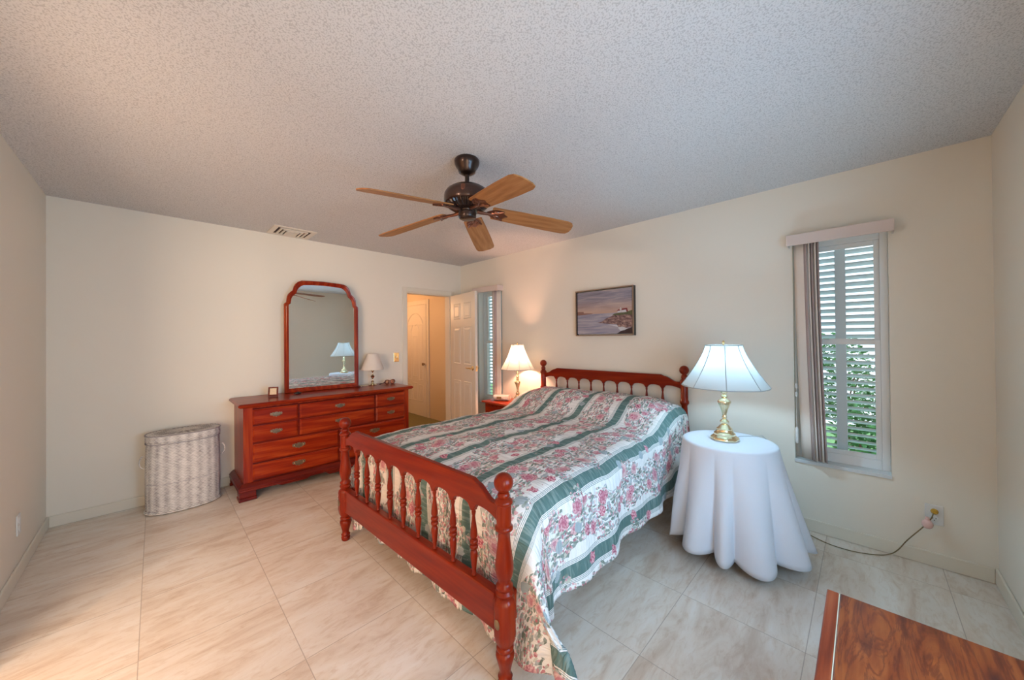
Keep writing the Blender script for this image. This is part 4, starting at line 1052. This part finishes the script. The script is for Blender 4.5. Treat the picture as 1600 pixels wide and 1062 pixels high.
# ------------------------------------------------------------------ ceiling fan
def fan():
    cx, cy = -1.882, -2.562
    root = thing('ceiling_fan', (cx, cy, H), 'dark bronze ceiling fan with five oak blades hanging above the bed', 'ceiling fan')
    z = lambda v: v-H
    bm = BM(); lathe(bm, [(0.070, z(2.44)), (0.076, z(2.432)), (0.075, z(2.415)), (0.066, z(2.395)), (0.054, z(2.378)), (0.050, z(2.362)), (0.034, z(2.352)), (0.018, z(2.346))], 36); finish('canopy', bm, M['bronze'], root, 50)
    bm = BM(); lathe(bm, [(0.013, z(2.35)), (0.013, z(2.27))], 16); lathe(bm, [(0.022, z(2.30)), (0.026, z(2.285)), (0.026, z(2.272))], 20); finish('downrod', bm, M['bronze'], root, 50)
    bm = BM(); lathe(bm, [(0.03, z(2.278)), (0.065, z(2.275)), (0.100, z(2.264)), (0.124, z(2.247)), (0.136, z(2.228)), (0.139, z(2.212)), (0.139, z(2.176)), (0.135, z(2.170)), (0.130, z(2.168))], 48)
    mo = finish('motor_housing', bm, M['bronze_dark'], root, 40)
    bm = BM(); lathe(bm, [(0.130, z(2.169)), (0.120, z(2.154)), (0.092, z(2.136)), (0.060, z(2.130))], 120, fn=lambda a, zz: 1-0.07*(math.sin(30*a) > 0)); finish('vent_ring', bm, M['bronze'], mo, 20)
    bm = BM()
    ma = Matrix.Rotation(math.radians(222), 4, 'Z') @ Matrix.Translation((0.134, 0, z(2.222))) @ Matrix.Rotation(math.radians(78), 4, 'Y')
    lathe(bm, [(0.016, -0.002), (0.017, 0.003), (0.012, 0.006), (0.007, 0.0045), (0.002, 0.006)], 18, mat=ma, fn=lambda a, zz: 1+0.25*math.cos(2*a)); finish('medallion', bm, M['bronze_lt'], mo, 40)
    bm = BM(); lathe(bm, [(0.052, z(2.134)), (0.052, z(2.128)), (0.048, z(2.122)), (0.054, z(2.116)), (0.054, z(2.092)), (0.050, z(2.084)), (0.044, z(2.080)), (0.010, z(2.078))], 32); finish('switch_housing', bm, M['bronze'], root, 40)
    base = math.radians(-105)
    zb = z(2.146)
    for k in range(5):
        a = base + 2*PI/5*k
        R = Matrix.Rotation(a, 4, 'Z') @ Matrix.Translation((0, 0, zb)) @ Matrix.Rotation(math.radians(7.5), 4, 'Y') @ Matrix.Rotation(math.radians(-13), 4, 'X')
        bm = BM(); L0, L1 = 0.150, 0.672; out = [(L0, -0.054), (L0+0.006, -0.060), (0.30, -0.066), (0.50, -0.071), (L1-0.05, -0.070), (L1-0.018, -0.060), (L1-0.004, -0.035), (L1, 0.0), (L1-0.004, 0.035), (L1-0.018, 0.060), (L1-0.05, 0.070), (0.50, 0.071), (0.30, 0.066), (L0+0.006, 0.060), (L0, 0.054)]
        prism(bm, out, -0.003, 0.003, 'z')
        b = finish('blade', bm, M['fan_wood'], root, 30)
        b.matrix_local = R
        # blade iron: arm from the motor, scroll plate under the blade root
        bm = BM()
        tube(bm, [(0.062, 0, -0.010), (0.085, 0.0, -0.013), (0.110, 0, -0.012), (0.135, 0, -0.010), (0.170, 0, -0.009)], [0.011, 0.011, 0.009, 0.008, 0.007], 8)
        for s in (-1, 1):
            pts = []
            for i in range(18):
                t = i/17; aa = PI*1.55*t
                pts.append((0.150+0.060*math.sin(aa*0.62)+0.02*t, s*(0.006+0.038*math.sin(PI*t*0.92)), -0.009))
            tube(bm, pts, 0.0055, 6)
            pts = [(0.180+0.018*math.cos(2*PI*i/12), s*0.021+0.011*math.sin(2*PI*i/12), -0.009) for i in range(12)]
            tube(bm, pts, 0.0045, 6, closed=True)
        out = [(0.120, -0.012), (0.145, -0.032), (0.165, -0.044), (0.190, -0.049), (0.215, -0.044), (0.225, -0.02), (0.25, 0.0), (0.225, 0.02), (0.215, 0.044), (0.190, 0.049), (0.165, 0.044), (0.145, 0.032), (0.120, 0.012)]
        prism(bm, out, -0.007, -0.0035, 'z')
        bi = finish('blade_iron', bm, M['bronze_lt'] if k in (0, 1) else M['bronze_lt'], b, 40)
M['bronze_dark'] = plain('brown_bronze', (0.055, 0.024, 0.016), 0.28, 0.5, vary=0.3, vscale=15, coat=0.4)
fan()

def vent():
    root = thing('ceiling_vent', (-2.245, -0.205, H), 'white slotted air vent in the ceiling above the back wall', 'air vent')
    bm = BM(); a, b = 0.185, 0.17
    box(bm, -a, a, -b, -b+0.045, -0.008, 0); box(bm, -a, a, b-0.045, b, -0.008, 0); box(bm, -a, -a+0.045, -b+0.045, b-0.045, -0.008, 0); box(bm, a-0.045, a, -b+0.045, b-0.045, -0.008, 0)
    finish('vent_frame', bm, M['vent_white'], root, 0, 0.002)
    boxobj('duct_opening', (-a+0.04, a-0.04, -b+0.04, b-0.04, -0.002, -0.0005), M['brown_slot'], root)
    bm = BM()
    for i in (0.075, 0.110):
        w_ = 0.0085
        box(bm, -a+i-w_, -a+i+w_, -b+i, b-0.045, -0.012, -0.003); box(bm, a-i-w_, a-i+w_, -b+i, b-0.045, -0.012, -0.003); box(bm, -a+i-w_, a-i+w_, -b+i-w_, -b+i+w_, -0.0121, -0.003)
    box(bm, -0.052, 0.052, -0.035, b-0.045, -0.012, -0.003)
    finish('louvers', bm, M['vent_white'], root, 0)
M['vent_white'] = plain('white_vent_paint', (0.80, 0.72, 0.62), 0.4)
vent()

# ------------------------------------------------------------------ wicker hamper
def hamper():
    root = thing('laundry_hamper', (-3.042, -0.205, 0), 'oval whitewashed wicker laundry hamper standing by the back wall', 'hamper', math.radians(2))
    A, B = 0.228, 0.150; NA, NZ = 264, 108; z0, z1 = 0.012, 0.560
    def weave_band(bm, za, zb, nz, grow, stakes=33):
        rows = []
        for k in range(nz+1):
            u = k/nz; z = za+(zb-za)*u; row = []
            for i in range(NA):
                a = 2*PI*i/NA; st = math.sin(stakes*a); rowi = (k//2) % 2
                e = grow(u)+0.0026*(st if rowi else -st)*(1 if k % 2 else 0.35)+(0.0012 if k % 2 else -0.0016)
                # super-ellipse, flatter front
                ca, sa = math.cos(a), math.sin(a); p = 0.86
                x = (A+e)*abs(ca)**p*(1 if ca > 0 else -1); y = (B+e)*abs(sa)**p*(1 if sa > 0 else -1)
                row.append(bm.verts.new((x, y, z)))
            rows.append(row)
        for a_, b_ in zip(rows, rows[1:]):
            for i in range(NA): bm.faces.new((a_[i], a_[(i+1)%NA], b_[(i+1)%NA], b_[i]))
        return rows
    def rim(bm, z, e, r, n=90):
        pts = []
        for i in range(n):
            a = 2*PI*i/n; ca, sa = math.cos(a), math.sin(a); p = 0.86
            pts.append(((A+e)*abs(ca)**p*(1 if ca > 0 else -1), (B+e)*abs(sa)**p*(1 if sa > 0 else -1), z+0.0015*math.sin(n/3*a)))
        tube(bm, pts, r, 6, closed=True)
    bm = BM(); rows = weave_band(bm, z0, z1, NZ, lambda u: -0.004+0.010*math.sin(PI*u)*0.4+0.004*(1-u)); bm.faces.new(rows[0][::-1]); bm.faces.new(rows[-1])
    body = finish('hamper_body', bm, M['wicker'], root, 180)
    bm = BM(); rim(bm, 0.010, 0.004, 0.0075); rim(bm, 0.022, 0.002, 0.006); finish('base_braid', bm, M['wicker'], root, 180)
    for zz, rr in ((0.235, 0.0030), (0.548, 0.0040)):
        bm = BM(); rim(bm, zz, 0.001, rr); finish('binding', bm, M['wicker_gap'], root, 180)
    bm = BM(); rows = weave_band(bm, 0.562, 0.612, 14, lambda u: 0.004-0.003*u)
    # domed woven top
    prev = rows[-1]
    for j in range(1, 31):
        u = j/30; row = []
        for i in range(NA):
            a = 2*PI*i/NA; ca, sa = math.cos(a), math.sin(a); p = 0.86; f = 1-u*0.985
            z = 0.614+0.010*math.sin(u*PI/2)+0.0022*(math.sin(45*a) if j % 2 else -math.sin(45*a))*(1 if u < 0.9 else 0)+(0.001 if j % 2 else -0.001)
            row.append(bm.verts.new((A*f*abs(ca)**p*(1 if ca > 0 else -1), B*f*abs(sa)**p*(1 if sa > 0 else -1), z)))
        for i in range(NA): bm.faces.new((prev[i], prev[(i+1)%NA], row[(i+1)%NA], row[i]))
        prev = row
    bm.faces.new(prev)
    bm.faces.new(rows[0][::-1])
    lid = finish('lid', bm, M['wicker'], root, 180)
    bm = BM(); rim(bm, 0.613, 0.003, 0.005); finish('lid_braid', bm, M['wicker_gap'], lid, 180)
    for s in (-1, 1):
        bm = BM(); tube(bm, [(s*(A+0.010+0.024*math.sin(PI*t/12)), -0.01*math.cos(PI*t/12)-0.02, 0.41+0.05*math.cos(PI*t/12)) for t in range(13)], 0.0042, 8)
        finish('handle', bm, M['wicker'], root)
hamper()

# ------------------------------------------------------------------ cedar chest
def chest():
    root = thing('cedar_chest', (-2.10, -4.38, 0), 'knotty red cedar chest at the lower right corner near the camera', 'chest')
    X0, X1, Y0, Y1 = -0.60, 0.582, -0.34, 0.228
    bm = BM(); box(bm, X0, X1, Y0, Y1-0.034, 0.424, 0.450); finish('lid', bm, M['cedar'], root, 0, 0.004)
    bm = BM(); box(bm, X0, X1, Y1-0.0325, Y1, 0.424, 0.4495); finish('lid_edge_strip', bm, M['cedar_strip'], root, 0, 0.004)
    bm = BM(); box(bm, X0+0.001, X1-0.001, Y1-0.0345, Y1-0.032, 0.43, 0.4487); finish('inlay_line', bm, M['white_cord'], root, 0)
    bm = BM(); box(bm, X0+0.02, X1-0.02, Y0+0.01, Y1-0.02, 0.06, 0.4245); finish('chest_body', bm, M['cedar'], root, 0, 0.003)
    bm = BM(); box(bm, X0+0.008, X1-0.008, Y0, Y1-0.008, 0.0, 0.075); finish('plinth', bm, M['cedar_strip'], root, 0, 0.006)
M['cedar_strip'] = wood('reddish_cedar_strip', (0.12, 0.016, 0.008), (0.30, 0.055, 0.020), (0.46, 0.12, 0.045), axis=0, rough=0.3, coat=0.4)
chest()

# ------------------------------------------------------------------ small things on the dresser
def trinkets():
    root = thing('desk_clock', (-2.425, -0.265, 0.8205), 'small square dark-framed desk clock leaning on the left end of the dresser', 'clock', math.radians(-20))
    mt = Matrix.Rotation(math.radians(-14), 4, 'X')
    bm = BM()
    for a in ((-0.040, 0.040, -0.006, 0.006, 0.010, 0.024), (-0.040, 0.040, -0.006, 0.006, 0.084, 0.096), (-0.040, -0.027, -0.006, 0.006, 0.024, 0.084), (0.027, 0.040, -0.006, 0.006, 0.024, 0.084)): box(bm, *a, mat=mt)
    finish('clock_frame', bm, M['cherry_edge'], root, 0, 0.001)
    bm = BM(); box(bm, -0.027, 0.027, -0.003, 0.003, 0.024, 0.084, mat=mt); finish('clock_face', bm, M['card'], root, 0)
    bm = BM(); box(bm, -0.038, 0.038, -0.012, 0.030, 0.0, 0.011); finish('clock_stand', bm, M['cherry_edge'], root, 0, 0.002)
    bm = BM(); sphere(bm, (0, 0, 0.010), 0.010, 18, sq=(3.4, 1.8, 1)); lathe(bm, [(0.014, 0.016), (0.016, 0.020), (0.010, 0.024)], 14, 0.005, 0)
    tag(finish('watch_case', bm, M['black'], None, loc=(-2.21, -0.235, 0.8205)), 'small black oval case lying before the left foot of the mirror', 'case')
    bm = BM(); sphere(bm, (0, 0, 0.009), 0.009, 18, sq=(2.8, 1.7, 1))
    tag(finish('pin_dish', bm, M['cherry_edge'], None, loc=(-1.600, -0.215, 0.8205)), 'small dark reddish oval dish before the right foot of the mirror', 'dish')
    # sunglasses
    root = thing('sunglasses', (-1.205, -0.165, 0.8205), 'dark sunglasses lying right of the small unlit lamp on the dresser', 'sunglasses', math.radians(12)); root.scale = (1.2, 1.2, 1.2)
    for s in (-1, 1):
        bm = BM(); pts = [(s*0.035+0.027*math.cos(2*PI*i/20), 0, 0.022+0.020*math.sin(2*PI*i/20)) for i in range(20)]
        tube(bm, pts, 0.0032, 6, closed=True); finish('rim', bm, M['cherry_edge'], root)
        bm = BM(); bm.faces.new([bm.verts.new((s*0.035+0.025*math.cos(2*PI*i/20), 0, 0.022+0.018*math.sin(2*PI*i/20))) for i in range(20)])
        o = finish('lens', bm, M['lens'], root, 0); o.modifiers.new('thick', 'SOLIDIFY').thickness = 0.002
        bm = BM(); tube(bm, [(s*0.062, 0.0, 0.028), (s*0.060-0.03*(s > 0), 0.012+0.008*s, 0.022), (-0.09, 0.016+0.006*s, 0.010), (-0.11, 0.018+0.006*s, 0.004)], 0.0026, 6); finish('temple', bm, M['black'], root)
    bm = BM(); tube(bm, [(-0.01, 0, 0.028), (0, 0, 0.032), (0.01, 0, 0.028)], 0.003, 6); finish('bridge', bm, M['cherry_edge'], root)
M['lens'] = plain('brown_lens', (0.20, 0.07, 0.04), 0.05, coat=1.0)
trinkets()
